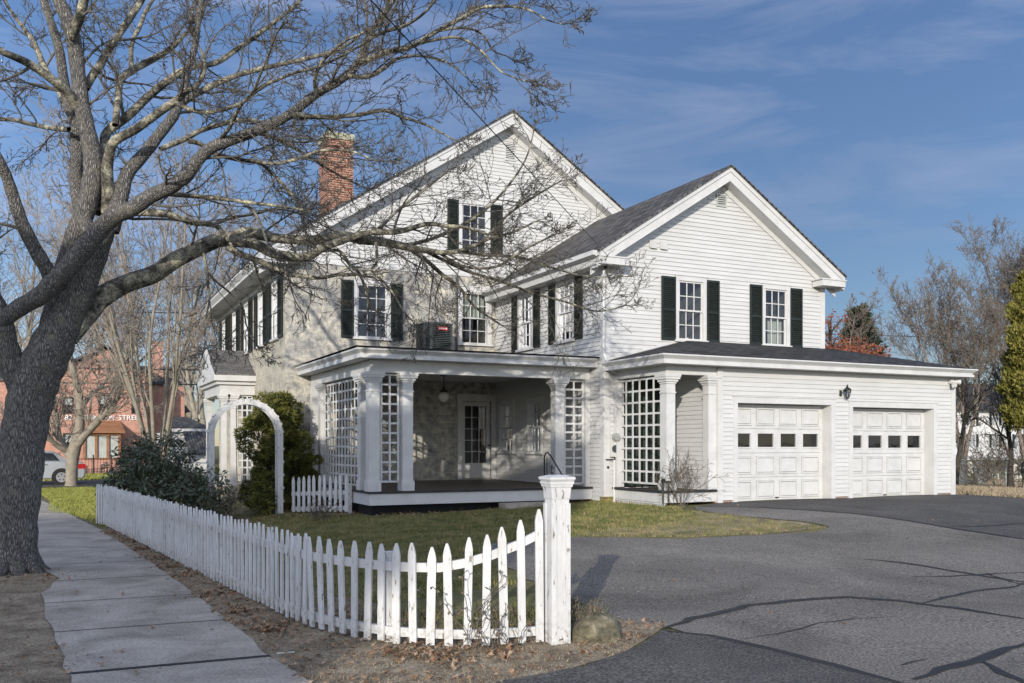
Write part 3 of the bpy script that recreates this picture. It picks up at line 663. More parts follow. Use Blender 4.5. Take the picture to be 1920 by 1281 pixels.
# --- garage: x 12.63..19.92, y 15.86
G = FA(15.86); GL = FB(12.63)
D1 = (13.13, 15.83, .40, 2.60); D2 = (16.50, 19.18, .38, 2.57)
mb = MB(); siding(mb, G, .50, 3.354, lambda z: 12.63, lambda z: 19.92, [(D1[0] - .05, D1[1] + .05, .3, D1[3] + .05), (D2[0] - .05, D2[1] + .05, .3, D2[3] + .05)])
mb.build('garage_siding', M['siding'], house)
mb = MB(); siding(mb, GL, .55, 3.354, lambda z: 15.86, lambda z: 17.88); mb.build('garage_siding', M['siding'], house)
mb = MB(); mb.face([(19.92, 15.86, .3), (19.92, 23.6, .3), (19.92, 23.6, 3.4), (19.92, 15.86, 3.4)]); mb.build('garage_siding', M['siding'], house)
c = MB(); c.box(12.596, 12.73, 0, .034, .45, 3.32, G); c.box(15.861, 15.95, 0.0, .034, .45, 3.3, GL); c.build('corner_board', M['white'], house)
c = MB(); c.box(19.80, 19.95, 0, .034, .45, 3.32, G); c.build('corner_board', M['white'], house)
for (u0, u1, z0, z1) in (D1, D2):
    t = MB(); t.box(u0 - .12, u0, -.3, .035, z0 - .05, z1, G); t.box(u1, u1 + .12, -.3, .035, z0 - .05, z1, G); t.box(u0 - .12, u1 + .12, -.3, .035, z1, z1 + .13, G)
    t.box(u0 - .14, u1 + .14, .0, .05, z1 + .131, z1 + .155, G); t.build('door_frame', M['white'], house)
    d = MB(); dn = -.26; zb = z0 + .035; H = z1 - .01 - zb; Wd = u1 - u0; rh = H / 4; cw = (Wd - .06) / 4
    ws = []
    for j in range(4):
        for i in range(4):
            a = u0 + .03 + i * cw; b = a + cw; c0 = zb + j * rh; c1 = c0 + rh
            if j == 2:
                p = (a + .10, b - .10, c0 + .13, c1 - .11); ws.append(p)
                d.box(a, p[0], dn - .04, dn, c0, c1 - .010, G); d.box(p[1], b, dn - .04, dn, c0, c1 - .006, G); d.box(p[0], p[1], dn - .04, dn, c0, p[2], G); d.box(p[0], p[1], dn - .04, dn, p[3], c1 - .006, G)
                q = .028
                d.box(p[0] - q, p[0], dn, dn + .014, p[2] - q, p[3] + q, G); d.box(p[1], p[1] + q, dn, dn + .014, p[2] - q, p[3] + q, G); d.box(p[0], p[1], dn, dn + .014, p[2] - q, p[2], G); d.box(p[0], p[1], dn, dn + .014, p[3], p[3] + q, G)
            else:
                d.box(a, b, dn - .04, dn - .001, c0, c1 - .006, G)
                e0, e1, f0, f1 = a + .07, b - .07, c0 + .07, c1 - .08; q = .03
                d.box(e0, e0 + q, dn, dn + .022, f0, f1, G); d.box(e1 - q, e1, dn, dn + .022, f0, f1, G); d.box(e0 + q, e1 - q, dn, dn + .022, f0, f0 + q, G); d.box(e0 + q, e1 - q, dn, dn + .022, f1 - q, f1, G)
                d.box(e0 + q + .012, e1 - q - .012, dn, dn + .016, f0 + q + .012, f1 - q - .012, G)
                j0 = len(d.f); d.box(e0 - .006, e1 + .006, dn - .0005, dn + .001, f0 - .006, f1 + .006, G); d.alt.update(range(j0, len(d.f)))  # shadow line round the panel, put in as dark colour
    d.box(u0, u0 + .03, dn - .04, dn, zb, zb + H, G); d.box(u1 - .03, u1, dn - .04, dn, zb, zb + H, G)
    do = fix_normals(d.build('garage_door', M['white'], house))
    for p in ws:
        g = MB(); g.face([G(p[0], dn - .02, p[2]), G(p[1], dn - .02, p[2]), G(p[1], dn - .02, p[3]), G(p[0], dn - .02, p[3])]); g.build('pane', M['glass'], do)
    h = MB(); h.box((u0 + u1) / 2 - .05, (u0 + u1) / 2 + .03, dn, dn + .03, zb + .06, zb + .085, G); h.build('handle', M['black'], do)
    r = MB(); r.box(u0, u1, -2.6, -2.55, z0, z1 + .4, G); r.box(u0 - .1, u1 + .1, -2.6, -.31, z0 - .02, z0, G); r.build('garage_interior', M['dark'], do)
    thr = MB(); thr.box(u0, u1, -.3, .02, z0 - .1, z0 + .03, G); thr.build('threshold', M['concrete'], do)
rc = MB()
GE = 3.55; gs_ = .257
rf = MB()                                            # hip roof over garage and side porch
xl, xr_, yf = 10.94, 20.28, 15.48
def gp(x, y): return (x, y, GE + gs_ * max(0, min(x - xl, y - yf, xr_ - x)))
rf.face([gp(xl, yf), gp(xr_, yf), gp(xr_ - 2.4, yf + 2.4), gp(xl + 2.4, yf + 2.4)])
rf.face([gp(xl, yf), gp(xl + 2.4, yf + 2.4), (xl, yf + 2.4, GE)])
rf.face([gp(xr_, yf), (xr_, 26.0, GE), (xr_ - 2.67, 23.0, GE + gs_ * 2.67), (xr_ - 2.67, yf + 2.4 + .27, GE + gs_ * 2.67), gp(xr_ - 2.4, yf + 2.4)])
fix_normals(rf.build('garage_roof', M['shingle2'], house))
c = MB(); c.sweep([(11.32, 17.86, 0), (11.32, 15.86, 0), (19.92, 15.86, 0), (19.92, 24, 0)], [(.39, GE - .002), (.39, GE - .03), (.31, GE - .10), (.30, GE - .135), (.33, GE - .137), (.33, GE - .195), (0.0, GE - .195), (.0, GE - .03)])
fix_normals(c.build('cornice', M['white'], house))
c = MB(); c.bar((11.0, 17.86, 3.60), (13.33, 17.86, 4.20), .02, .05); c.build('flashing', M['white'], house)
# side porch (under the garage roof)
def column(F, uc, nc, z0, z1, w, parent=house, nm='column'):
    k = MB(); h = w / 2
    k.box(uc - h, uc + h, nc - h, nc + h, z0 + .22, z1 - .26, F)
    k.box(uc - h - .025, uc + h + .025, nc - h - .025, nc + h + .025, z0, z0 + .20, F); k.box(uc - h - .012, uc + h + .012, nc - h - .012, nc + h + .012, z0 + .20, z0 + .22, F)
    for e, a, b in ((.015, -.40, -.37), (.0, -.26, -.20), (.02, -.20, -.16), (.045, -.16, -.11), (.075, -.11, -.06), (.09, -.06, 0)): k.box(uc - h - e, uc + h + e, nc - h - e, nc + h + e, z1 + a, z1 + b, F)
    return k.build(nm, M['white'], parent)
def trellis(F, u0, u1, n, z0, z1, cols, rows, parent=house, sw=.042):
    t = MB()
    for i in range(cols + 1):
        u = u0 + (u1 - u0) * i / cols; t.box(u - sw / 2, u + sw / 2, n, n + .018, z0, z1, F)
    for j in range(rows + 1):
        z = z0 + (z1 - z0) * j / rows; t.box(u0 - sw / 2, u1 + sw / 2, n - .018, n - .001, z - sw / 2, z + sw / 2, F)
    return t.build('trellis', M['white'], parent)
c2z = .74
fl = MB(); fl.box(11.27, 12.60, 15.95, 17.86, .66, c2z - .03); fl.build('porch_floor', M['porchfloor'], house)
fl = MB(); fl.box(11.22, 12.60, 15.86, 15.95, c2z - .055, c2z - .005); fl.box(11.22, 11.29, 15.951, 17.86, c2z - .055, c2z - .005); fl.build('floor_edge', M['porchedge'], house)
fl = MB(); fl.box(11.26, 12.60, 15.89, 15.93, .48, c2z - .06); fl.box(11.26, 11.30, 15.931, 17.86, .48, c2z - .06); fl.build('skirt_board', M['white'], house)
bm_ = MB(); bm_.box(11.30, 12.62, 15.90, 16.08, 3.17, 3.37); bm_.box(11.30, 11.48, 16.081, 17.86, 3.17, 3.37); bm_.build('porch_beam', M['white'], house)
ce = MB(); ce.box(11.3, 12.62, 15.9, 17.86, 3.371, 3.39); ce.build('porch_ceiling', M['ceiling'], house)
F11 = FB(11.38)
column(FA(16.0), 11.42, 0, c2z, 3.17, .22); column(FA(16.0), 12.50, 0, c2z, 3.17, .2); 
trellis(F11, 16.18, 17.78, 0, .86, 3.12, 6, 9)
lt = MB()
for i in range(26):
    y = 15.95 + i * .075; lt.box(11.30, 11.315, y, y + .035, .18, .50)
for z in (.24, .34, .44): lt.box(11.285, 11.299, 15.9, 17.8, z, z + .03)
lt.build('lattice_skirt', M['fence'], house)

# --- front porch: floor x 5.7..11.02, y 18.4..23.66
FZ = .74
fl = MB(); fl.box(5.72, 11.0, 18.42, 23.64, FZ - .09, FZ - .02); fl.build('porch_floor', M['porchfloor'], house)
fl = MB(); fl.box(5.66, 11.0, 18.34, 18.42, FZ - .06, FZ - .015); fl.box(5.66, 5.72, 18.421, 23.64, FZ - .06, FZ - .015); fl.build('floor_edge', M['porchedge'], house)
fl = MB(); fl.box(5.69, 11.0, 18.37, 18.41, .44, FZ - .065); fl.box(5.69, 5.73, 18.411, 23.64, .44, FZ - .065); fl.build('skirt_board', M['white'], house)
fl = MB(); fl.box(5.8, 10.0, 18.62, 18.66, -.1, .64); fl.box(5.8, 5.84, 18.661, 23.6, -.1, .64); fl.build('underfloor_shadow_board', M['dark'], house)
bm_ = MB(); bm_.box(5.75, 11.0, 18.48, 18.66, 3.20, 3.458); bm_.box(5.75, 5.93, 18.661, 23.6, 3.20, 3.458); bm_.build('porch_beam', M['white'], house)
ce = MB(); ce.box(5.94, 11.0, 18.67, 23.64, 3.421, 3.44); ce.build('porch_ceiling', M['ceiling'], house)
PE = 3.66
c = MB(); c.sweep([(5.72, 23.62, 0), (5.72, 18.45, 0), (11.0, 18.45, 0)], [(.37, PE - .001), (.37, PE - .035), (.29, PE - .10), (.28, PE - .13), (.31, PE - .132), (.31, PE - .20), (0.0, PE - .20), (.0, PE - .03)])
fix_normals(c.build('cornice', M['white'], house))
r = MB(); r.hexa([(5.33, 18.06, PE), (11.0, 18.06, PE), (11.0, 23.64, PE + .42), (7.0, 23.64, PE + .42)], [(5.31, 18.04, PE + .03), (11.0, 18.04, PE + .03), (11.0, 23.64, PE + .46), (7.0, 23.64, PE + .46)])
r.face([(5.31, 18.04, PE + .03), (7.0, 23.64, PE + .46), (5.31, 23.64, PE + .03)])
fix_normals(r.build('porch_roof', M['shingle2'], house))
P1 = FA(18.57)
for u in (5.82, 6.55, 10.20): column(P1, u, 0, FZ - .015, 3.20, .23)
trellis(P1, 6.00, 6.37, 0, .92, 3.16, 2, 11); trellis(P1, 10.38, 10.86, 0, .80, 3.16, 2, 12)
pl = MB(); pl.box(10.88, 11.0, -.1, .1, FZ - .015, 3.2, P1); pl.build('pilaster', M['white'], house)
PL = FB(5.84)
for u in (19.25, 22.65): column(PL, u, 0, FZ - .015, 3.20, .22)
trellis(PL, 19.42, 22.48, 0, .80, 3.14, 12, 11)
pl = MB(); pl.box(23.36, 23.62, -.1, .1, FZ - .015, 3.2, PL); pl.build('pilaster', M['white'], house)
st = MB(); st.box(8.6, 9.9, 17.98, 18.33, .05, .42); st.build('porch_step', M['concrete'], house)
lt = MB()
for i in range(18): lt.box(9.95 + i * .045, 9.97 + i * .045, 18.5, 18.51, .05, .44)
for z in (.14, .24, .34): lt.box(9.95, 10.76, 18.485, 18.499, z, z + .025)
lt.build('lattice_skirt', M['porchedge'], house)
# glazed back door
dd = MB(); a, b, c0, c1 = 9.97, 10.86, .76, 2.90
dd.box(a - .13, a, -.02, .05, c0 - .02, c1, A); dd.box(b, b + .13, -.02, .05, c0 - .02, c1, A); dd.box(a - .15, b + .14, -.02, .06, c1, c1 + .2, A)
dfr = dd.build('door_frame', M['white'], house)
dd = MB(); n = -.10; a2_, b2_ = a + .01, b - .01; zl = c0 + .42
dd.box(a2_, a2_ + .11, n, n + .045, c0, c1 - .01, A); dd.box(b2_ - .11, b2_, n, n + .045, c0, c1 - .01, A); dd.box(a2_ + .11, b2_ - .11, n, n + .045, c0, zl, A); dd.box(a2_ + .11, b2_ - .11, n, n + .045, c1 - .13, c1 - .01, A)
for i in (1, 2): u = a2_ + .11 + (b2_ - a2_ - .22) * i / 3; dd.box(u - .011, u + .011, n + .008, n + .04, zl, c1 - .13, A)
for j in range(1, 5): z = zl + (c1 - .13 - zl) * j / 5; dd.box(a2_ + .11, b2_ - .11, n + .01, n + .038, z - .011, z + .011, A)
do = dd.build('back_door', M['white'], house)
g = MB(); g.face([A(a2_ + .1, n + .02, zl), A(b2_ - .1, n + .02, zl), A(b2_ - .1, n + .02, c1 - .12), A(a2_ + .1, n + .02, c1 - .12)]); g.build('pane', M['glass'], do)
g = MB(); g.box(b2_ - .07, b2_ - .03, n + .046, n + .09, 1.65, 1.69, A); g.build('handle', M['bronze'], do)
g = MB(); g.box(a - .2, b + .2, -1.6, -1.5, .6, 3.0, A); g.build('hall_wall', M['interior'], do)
# downspout, conduits on stone wall
dp = MB(); dp.tube([A(9.80, .06, 6.35), A(9.80, .06, 4.3), A(9.72, .1, 4.2), A(9.5, .1, 4.17)], .035, 8); dp.build('downspout', M['acgrey'], house)
dp = MB(); dp.tube([A(9.58, .03, 6.3), A(9.58, .03, 5.15), A(9.5, .03, 5.0), A(9.38, .03, 5.0)], .014, 6); dp.box(9.24, 9.38, .02, .09, 4.93, 5.12, A); dp.tube([A(9.3, .05, 4.95), A(9.3, .05, 4.6), A(9.2, .3, 4.5)], .012, 6); dp.build('conduit', M['ceiling'], house)
dp = MB(); dp.tube([(10.97, 17.80, 5.7), (10.96, 17.80, 3.75), (10.98, 17.72, 3.6), (11.15, 17.74, 3.35), (11.30, 17.76, 3.3)], .035, 8); dp.tube([(11.24, 17.80, 1.35), (11.24, 17.80, .35), (11.2, 17.6, .28)], .03, 8); dp.build('downspout', M['white'], house)

# --- portico on the left wall
yn, yd = 27.75, 29.6
c = MB()
ym = (yn + 31.0) / 2; hw = (31.0 - yn) / 2; ez, rz = 3.70, 4.55
c.hexa([(3.95, yn - .15, ez), (5.11, yn - .15, ez), (5.11, ym, rz), (3.95, ym, rz)], [(3.95, yn - .15, ez + .04), (5.11, yn - .15, ez + .04), (5.11, ym, rz + .04), (3.95, ym, rz + .04)])
c.hexa([(3.95, ym, rz), (5.11, ym, rz), (5.11, 31.15, ez), (3.95, 31.15, ez)], [(3.95, ym, rz + .04), (5.11, ym, rz + .04), (5.11, 31.15, ez + .04), (3.95, 31.15, ez + .04)])
fix_normals(c.build('portico_roof', M['shingle3'], house))
c = MB(); c.box(3.93, 5.11, yn - .17, 31.17, ez - .16, ez - .001); c.box(4.02, 5.11, yn - .06, 31.06, ez - .26, ez - .161); c.box(4.12, 5.11, yn + .04, 30.96, ez - .55, ez - .261)
c.face([(3.97, yn - .1, ez), (3.97, ym, rz - .02), (3.97, 31.1, ez)])
c.bar((3.93, yn - .12, ez + .0), (3.93, ym, rz + .02), .06, .1, (1, 0, 0)); c.bar((3.93, 31.1, ez), (3.93, ym, rz + .02), .06, .1, (1, 0, 0))
c.build('portico_entablature', M['white'], house)
PN = FA(yn + .12)
for u in (4.24, 4.50): column(PN, u, 0, .5, ez - .55, .15)
column(PN, 4.24, -3.0, .5, ez - .55, .15)
trellis(PN, 4.62, 5.05, 0, .6, ez - .58, 3, 12)
pb = MB(); pb.box(4.1, 5.11, yn, 31.1, 0, .5); pb.build('portico_base', M['concrete'], house)
pdw = MB(); pdw.box(28.9, 29.9, .0, .03, .5, 2.9, B); pdw.build('entry_door', M['greendoor'], house)

# ------------------------------------------------------------------ things fixed to the house
ac = thing('air_conditioner', (8.8, 22.95, 4.02), 'dark grey louvred outdoor air conditioner unit with red badge on the porch roof', 'air conditioner')
b = MB(); x0, x1, y0, y1, z0, z1 = 8.46, 9.26, 22.6, 23.2, 4.06, 4.88
b.box(x0 + .05, x1 - .05, y0 + .05, y1 - .05, z0 + .04, z1 - .04); b.build('coil', M['acdark'], ac)
b = MB(); b.box(x0 - .01, x1 + .01, y0 - .01, y1 + .01, z1 - .04, z1); b.box(x0 - .01, x1 + .01, y0 - .01, y1 + .01, z0, z0 + .04)
for x, y in ((x0, y0), (x1 - .05, y0), (x0, y1 - .05), (x1 - .05, y1 - .05)): b.box(x, x + .05, y, y + .05, z0 + .04, z1 - .04)
b.box(x0 + .16, x0 + .24, y0 - .004, y0 + .02, z0 + .04, z1 - .04)
b.lathe(((x0 + x1) / 2, (y0 + y1) / 2, z1), [(.3, 0), (.3, .02), (.05, .04), (.01, .04)], 20); b.build('casing', M['acgrey'], ac)
b = MB()
for i in range(15):
    z = z0 + .07 + i * .047; b.box(x0 + .05, x1 - .05, y0 + .004, y0 + .03, z, z + .02); b.box(x0 + .004, x0 + .03, y0 + .05, y1 - .05, z, z + .02)
b.build('louvre_grille', M['acgrey'], ac)
b = MB(); b.box(8.86, 9.12, y0 - .012, y0 - .001, z1 - .19, z1 - .10); bd = b.build('badge', M['red'], ac)
b = MB()
for x in (8.885, 8.925, 8.965, 9.0, 9.04, 9.075): b.box(x, x + .022, y0 - .016, y0 - .0125, z1 - .165, z1 - .125)
b.build('badge_letters', M['letter'], bd)
b = MB(); b.box(x0 + .1, x1 - .1, y0 + .05, y1 - .05, 3.95, z0 - .001); b.build('base_pad', M['concrete'], ac)

lp = onY(1587, 735, 15.75)
la = thing('wall_lantern', (lp.x, 15.84, 2.87), 'dark bronze carriage lantern on the siding between the two garage doors', 'lantern')
b = MB(); b.box(lp.x - .19, lp.x - .11, 15.80, 15.84, 2.78, 2.98); b.tube([(lp.x - .15, 15.8, 2.9), (lp.x - .12, 15.70, 2.92), (lp.x - .05, 15.66, 2.95)], .012, 6)
b.build('bracket', M['bronze'], la)
b = MB(); b.lathe((lp.x, 15.66, 2.70), [(.05, 0), (.07, .03), (.075, .035)], 6); b.lathe((lp.x, 15.66, 2.98), [(.14, 0), (.145, .015), (.09, .07), (.04, .10), (.025, .12), (.04, .14), (.012, .17), (.03, .185), (.005, .20)], 6)
for i in range(6):
    a = i * math.pi / 3; b.bar((lp.x + .075 * math.cos(a), 15.66 + .075 * math.sin(a), 2.735), (lp.x + .13 * math.cos(a), 15.66 + .13 * math.sin(a), 2.98), .014, .014)
b.build('frame', M['bronze'], la)
b = MB(); b.lathe((lp.x, 15.66, 2.735), [(.066, 0), (.12, .245)], 6); b.build('lamp_glass', M['glass'], la)
b = MB(); b.lathe((lp.x, 15.66, 2.74), [(.02, 0), (.02, .12), (.01, .16)], 8); b.build('candle', M['lampglass'], la); la.scale = (.66, .66, .66)

pp = onY(832, 742, 21.2)
pe = thing('pendant_lamp', (pp.x, 21.2, 3.42), 'brass pendant lamp with round glass globe hanging from the porch ceiling', 'lamp')
b = MB(); b.lathe((pp.x, 21.2, 3.38), [(.09, 0), (.09, .03), (.02, .04)], 12); b.tube([(pp.x, 21.2, 3.4), (pp.x, 21.2, 3.08)], .012, 6); b.lathe((pp.x, 21.2, 3.0), [(.12, -.02), (.09, .02), (.04, .06), (.02, .12)], 14); b.build('stem', M['bronze'], pe)
b = MB(); b.lathe((pp.x, 21.2, 2.87), [(.01, -.13), (.07, -.11), (.12, -.05), (.13, 0), (.12, .06), (.09, .11)], 16); b.build('globe', M['lampglass'], pe, True)
mt = thing('electric_meter', (11.30, 17.82, 1.7), 'round glass electricity meter over a grey socket box on the corner siding', 'meter')
b = MB(); b.box(11.14, 11.34, .028, .10, 1.42, 1.88, W); b.box(11.30, 11.33, .028, .06, 1.9, 3.0, W); b.build('meter_box', M['ceiling'], mt)
b = MB(); q = onY(1153, 816, 17.7)
def disc(b, c, r, h, nrm=(0, -1, 0), k=20):
    c = Vector(c); b.tube([c, c + Vector(nrm) * h], r, k)
disc(b, (11.25, 17.78, 1.86), .095, .05); disc(b, (11.25, 17.73, 1.86), .08, .05); b.build('meter_dial', M['galv'], mt)
b = MB(); disc(b, (11.25, 17.78, 1.60), .085, .015); b.build('cover_plate', M['acgrey'], mt)
b = MB(); b.bar((11.02, 17.8, 1.36), (11.36, 17.8, 1.36), .03, .02); b.bar((11.25, 17.8, 1.44), (11.25, 17.8, 1.28), .02, .02); b.build('valve_bracket', M['black'], mt)
fl_ = thing('security_light', (19.75, 15.8, 3.2), 'small white twin floodlight under the garage eave corner', 'floodlight')
b = MB(); b.box(19.70, 19.80, 15.76, 15.83, 3.2, 3.3); b.tube([(19.75, 15.78, 3.22), (19.70, 15.66, 3.14)], [.03, .07], 10); b.tube([(19.78, 15.78, 3.24), (19.95, 15.7, 3.24)], [.03, .06], 10); b.build('lamp_head', M['fence'], fl_)
b = MB(); b.lathe((19.74, 15.72, 3.07), [(.01, 0), (.05, .02), (.05, .05)], 10); b.build('sensor', M['black'], fl_)
hr = thing('handrail', (9.9, 18.2, .3), 'black wrought iron handrail with scrolls at the porch step', 'railing')
b = MB()
X0 = 9.78
b.tube([(X0, 18.42, .72), (X0, 18.42, 1.42), (X0, 18.36, 1.50), (X0, 18.26, 1.52), (X0 + .02, 18.15, 1.44), (X0 + .14, 17.75, .95), (X0 + .18, 17.66, .85)], .016, 8)
b.build('top_rail', M['black'], hr)
b = MB()
for i in range(3): b.tube([(X0 + .03 * i, 18.3 - .16 * i, .62 - .1 * i), (X0 + .03 * i, 18.3 - .16 * i, 1.42 - .18 * i)], .009, 6)
b.tube([(X0 + .17, 17.68, .12), (X0 + .17, 17.68, .88)], .014, 6); b.build('baluster', M['black'], hr)
b = MB()
for (cy, cz, r) in ((18.12, 1.18, .05), (18.1, 1.05, .04), (17.88, .86, .05)):
    b.tube([(X0 + .04, cy + r * math.cos(t) * (1 - t / 9), cz + r * math.sin(t) * (1 - t / 9)) for t in np.linspace(0, 5.5, 14)], .008, 5)
b.build('scroll', M['black'], hr)
cb = thing('service_cable', (11.05, 17.75, 5.75), 'thin black service cable running down to the wing corner with coiled loops', 'cable')
e0 = Vector((11.08, 17.72, 5.88)); e1 = at(695, 0, 8.6); e2 = e1 + (e1 - e0) * 1.5
b = MB(); L = [e0.lerp(e2, t) - Vector((0, 0, .35 * math.sin(math.pi * min(1, t)))) for t in np.linspace(0, 1, 40)]
# keep the span straight where the photo shows it
L = [e0.lerp(e2, t) for t in np.linspace(0, 1, 24)]
b.tube(L, .007, 6); b.build('cable', M['black'], cb)
b = MB(); rr = random.Random(4)
for i in range(4):
    r = .12 + .03 * i; c = Vector((11.03 + .03 * i, 17.72 - .02 * i, 5.66 - .03 * i))
    b.tube([c + Vector((r * math.cos(t) * .8, -.02 * math.sin(t * 2), r * math.sin(t))) for t in np.linspace(0, 6.1, 20)], .010, 5)
b.build('cable_loop', M['black'], cb)
sp = thing('garden_tap', (11.2, 15.8, .7), 'weathered bronze garden tap on pipes beside the side porch', 'tap')
b = MB()
for dx in (0, .14): b.tube([(11.14 + dx, 15.78, .5), (11.14 + dx, 15.78, .92)], .02, 8)
b.tube([(11.1, 15.76, .93), (11.32, 15.76, .93)], .02, 8); b.build('pipe', M['bronze'], sp)
b = MB(); disc(b, (11.12, 15.76, .95), .05, .03); b.build('tap_wheel', M['bronze'], sp)
gc = thing('gas_cover', (11.1, 17.8, 1.1), 'tiny dark oval vent cover low on the corner siding', 'vent cover')
b = MB(); disc(b, (11.10, 17.86, 1.18), .03, .03); b.build('cover', M['black'], gc)

# ================================================================== FENCES, ARCH
def picket(x, y, z0, z1, ang, lean=0, w=.066, t=.02):
    k = MB(); c, s = math.cos(ang), math.sin(ang)
    def T(u, n, z):
        u = u + lean * (z - z0); return (x + u * c - n * s, y + u * s + n * c, z)
    P = [(-w / 2, z0), (w / 2, z0), (w / 2, z1 - .11), (w * .36, z1 - .06), (w * .12, z1 - .008), (-w * .12, z1 - .008), (-w * .36, z1 - .06), (-w / 2, z1 - .11)]
    n = len(k.v); k.v += [T(u, 0, z) for u, z in P] + [T(u, t, z) for u, z in P]; m = len(P)
    k.f.append(tuple(range(m))); k.f.append(tuple(range(m, 2 * m))[::-1])
    for i in range(m): k.f.append(((i + 1) % m, i, i + m, (i + 1) % m + m))
    return k
fence = thing('picket_fence', (2.0, 8.7, 0), 'long white picket fence along the sidewalk curving round to the tall driveway post', 'fence')
line = [(.50, 22.0), (.80, 20.93), (1.99, 8.72), (2.06, 8.40), (2.16, 8.12), (2.30, 7.80), (2.48, 7.50), (2.72, 7.26), (3.02, 7.08), (3.35, 6.98), (3.66, 6.93)]
cum = [0]
for a, b in zip(line[:-1], line[1:]): cum.append(cum[-1] + math.hypot(b[0] - a[0], b[1] - a[1]))
def onl(d):
    for i in range(len(line) - 1):
        if d <= cum[i + 1] or i == len(line) - 2:
            t = (d - cum[i]) / (cum[i + 1] - cum[i]); a, b = line[i], line[i + 1]
            return a[0] + (b[0] - a[0]) * t, a[1] + (b[1] - a[1]) * t, math.atan2(b[1] - a[1], b[0] - a[0])
def topz(d):
    e = cum[-1] - d
    return .87 + .30 * max(0, 1 - e / .95) ** 1.5 - .02 * sm((d) / 6) * 0
rp = random.Random(11); Dc = cum[2]; NN = int((cum[-1] - Dc - .04) / .152); ds = list(np.linspace(.6, Dc, 99 - NN)) + [Dc + .15 + i * (cum[-1] - Dc - .17) / (NN - 1) for i in range(NN)]
for i, d in enumerate(ds):
    x, y, a = onl(d); g = gz(x, y)
    near = d > Dc - .1
    top = topz(d) + rp.uniform(-.02, .016)
    picket(x, y, g + rp.uniform(.02, .04), g + top, a, rp.uniform(-.03, .03) - (.07 if (near and .2 < d - Dc < .8) else 0), w=rp.uniform(.064, .074) if near else rp.uniform(.058, .068)).build('picket', M['fence'], fence)
for (off, nm) in ((.63, 'upper_rail'), (.08, 'lower_rail')):
    k = MB(); prev = None; dd = list(np.linspace(.5, cum[-1] + .02, 70))
    for d in dd:
        x, y, a = onl(min(d, cum[-1])); nx, ny = -math.sin(a), math.cos(a)
        z = gz(x, y) + off + ((topz(d) - .87) * .9 if off > .3 else 0)
        q = [Vector((x + nx * o, y + ny * o, z + h)) for o, h in ((.022, 0), (.062, 0), (.062, .075), (.022, .075))]
        if prev: k.hexa(prev, q)
        prev = q
    fix_normals(k.build('rail', M['fence'], fence))
for d in (.55, 2.6, 5.0, 7.4, 9.8, Dc - .35, Dc + 1.25):
    x, y, a = onl(d); nx, ny = -math.sin(a), math.cos(a); k = MB(); k.box(x + nx * .11 - .045, x + nx * .11 + .045, y + ny * .11 - .045, y + ny * .11 + .045, -.05, .80 if d < Dc else .78); k.build('fence_post', M['fence'], fence)
gp_ = thing('gate_post', (3.78, 6.9, 0), 'tall white panelled driveway post with moulded cap at the end of the fence', 'post')
def rot_box(k, cx, cy, h0, h1, z0, z1, ang):
    c, s = math.cos(ang), math.sin(ang)
    pts = [(cx + a * c - b * s, cy + a * s + b * c) for a, b in ((-h0, -h0), (h0, -h0), (h0, h0), (-h0, h0))]
    pt2 = [(cx + a * c - b * s, cy + a * s + b * c) for a, b in ((-h1, -h1), (h1, -h1), (h1, h1), (-h1, h1))]
    k.hexa([(x, y, z0) for x, y in pts], [(x, y, z1) for x, y in pt2])
PX, PY, PA = 3.80, 6.93, R(-4)
k = MB(); rot_box(k, PX, PY, .078, .078, -.05, 1.34, PA)
for a, b in ((-1, -1), (1, -1), (1, 1), (-1, 1)):
    c, s = math.cos(PA), math.sin(PA); u, v = a * .064, b * .064
    rot_box(k, PX + u * c - v * s, PY + u * s + v * c, .0235, .0235, .0, 1.20, PA)
rot_box(k, PX, PY, .084, .092, 1.24, 1.34, PA)
k.build('shaft', M['fence'], gp_)
k = MB(); rot_box(k, PX, PY, .100, .104, 1.34, 1.365, PA); rot_box(k, PX, PY, .110, .110, 1.366, 1.383, PA); rot_box(k, PX, PY, .104, .117, 1.384, 1.403, PA); rot_box(k, PX, PY, .119, .119, 1.404, 1.423, PA); rot_box(k, PX, PY, .117, .05, 1.424, 1.44, PA)
k.build('cap', M['fence'], gp_)
# arch
ay = 21.45
xr1 = onY(526, 900, ay).x; xl1 = onY(397, 900, ay).x; xc = (xr1 + xl1) / 2; rad = (xr1 - xl1) / 2; ztop = onY(460, 753, ay).z; zc_ = ztop - rad
arch = thing('garden_arch', (xc, ay, 0), 'round topped white wooden garden arch beside the dark yew', 'arch')
k = MB()
for yy in (ay, ay + .26):
    prof = [(xr1, -.05)] + [(xc + rad * math.cos(t), zc_ + rad * math.sin(t)) for t in np.linspace(0, math.pi, 21)] + [(xl1, -.05)]
    prev = None
    for i, (x, z) in enumerate(prof):
        if i == 0 or i == len(prof) - 1: n = Vector((1 if i == 0 else -1, 0, 0))
        else: n = Vector((x - xc, 0, z - zc_)).normalized()
        h = .062
        q = [Vector((x, yy, z)) - n * h, Vector((x, yy, z)) + n * h, Vector((x, yy + .045, z)) + n * h, Vector((x, yy + .045, z)) - n * h]
        if prev: k.hexa(prev, q)
        prev = q
fix_normals(k.build('arch_frame', M['fence'], arch))
k = MB()
for t in np.linspace(.1, math.pi - .1, 14):
    c, s = math.cos(t), math.sin(t); p = Vector((xc + (rad + .070) * c, ay - .02, zc_ + (rad + .070) * s)); k.bar(p, p + Vector((0, .345, 0)), .05, .018, (c, 0, s))
for z in np.arange(.4, zc_ - .05, .3):
    for x in (xr1 + .072, xl1 - .072): k.bar((x, ay - .02, z), (x, ay + .325, z), .018, .05)
k.build('cross_slat', M['fence'], arch)
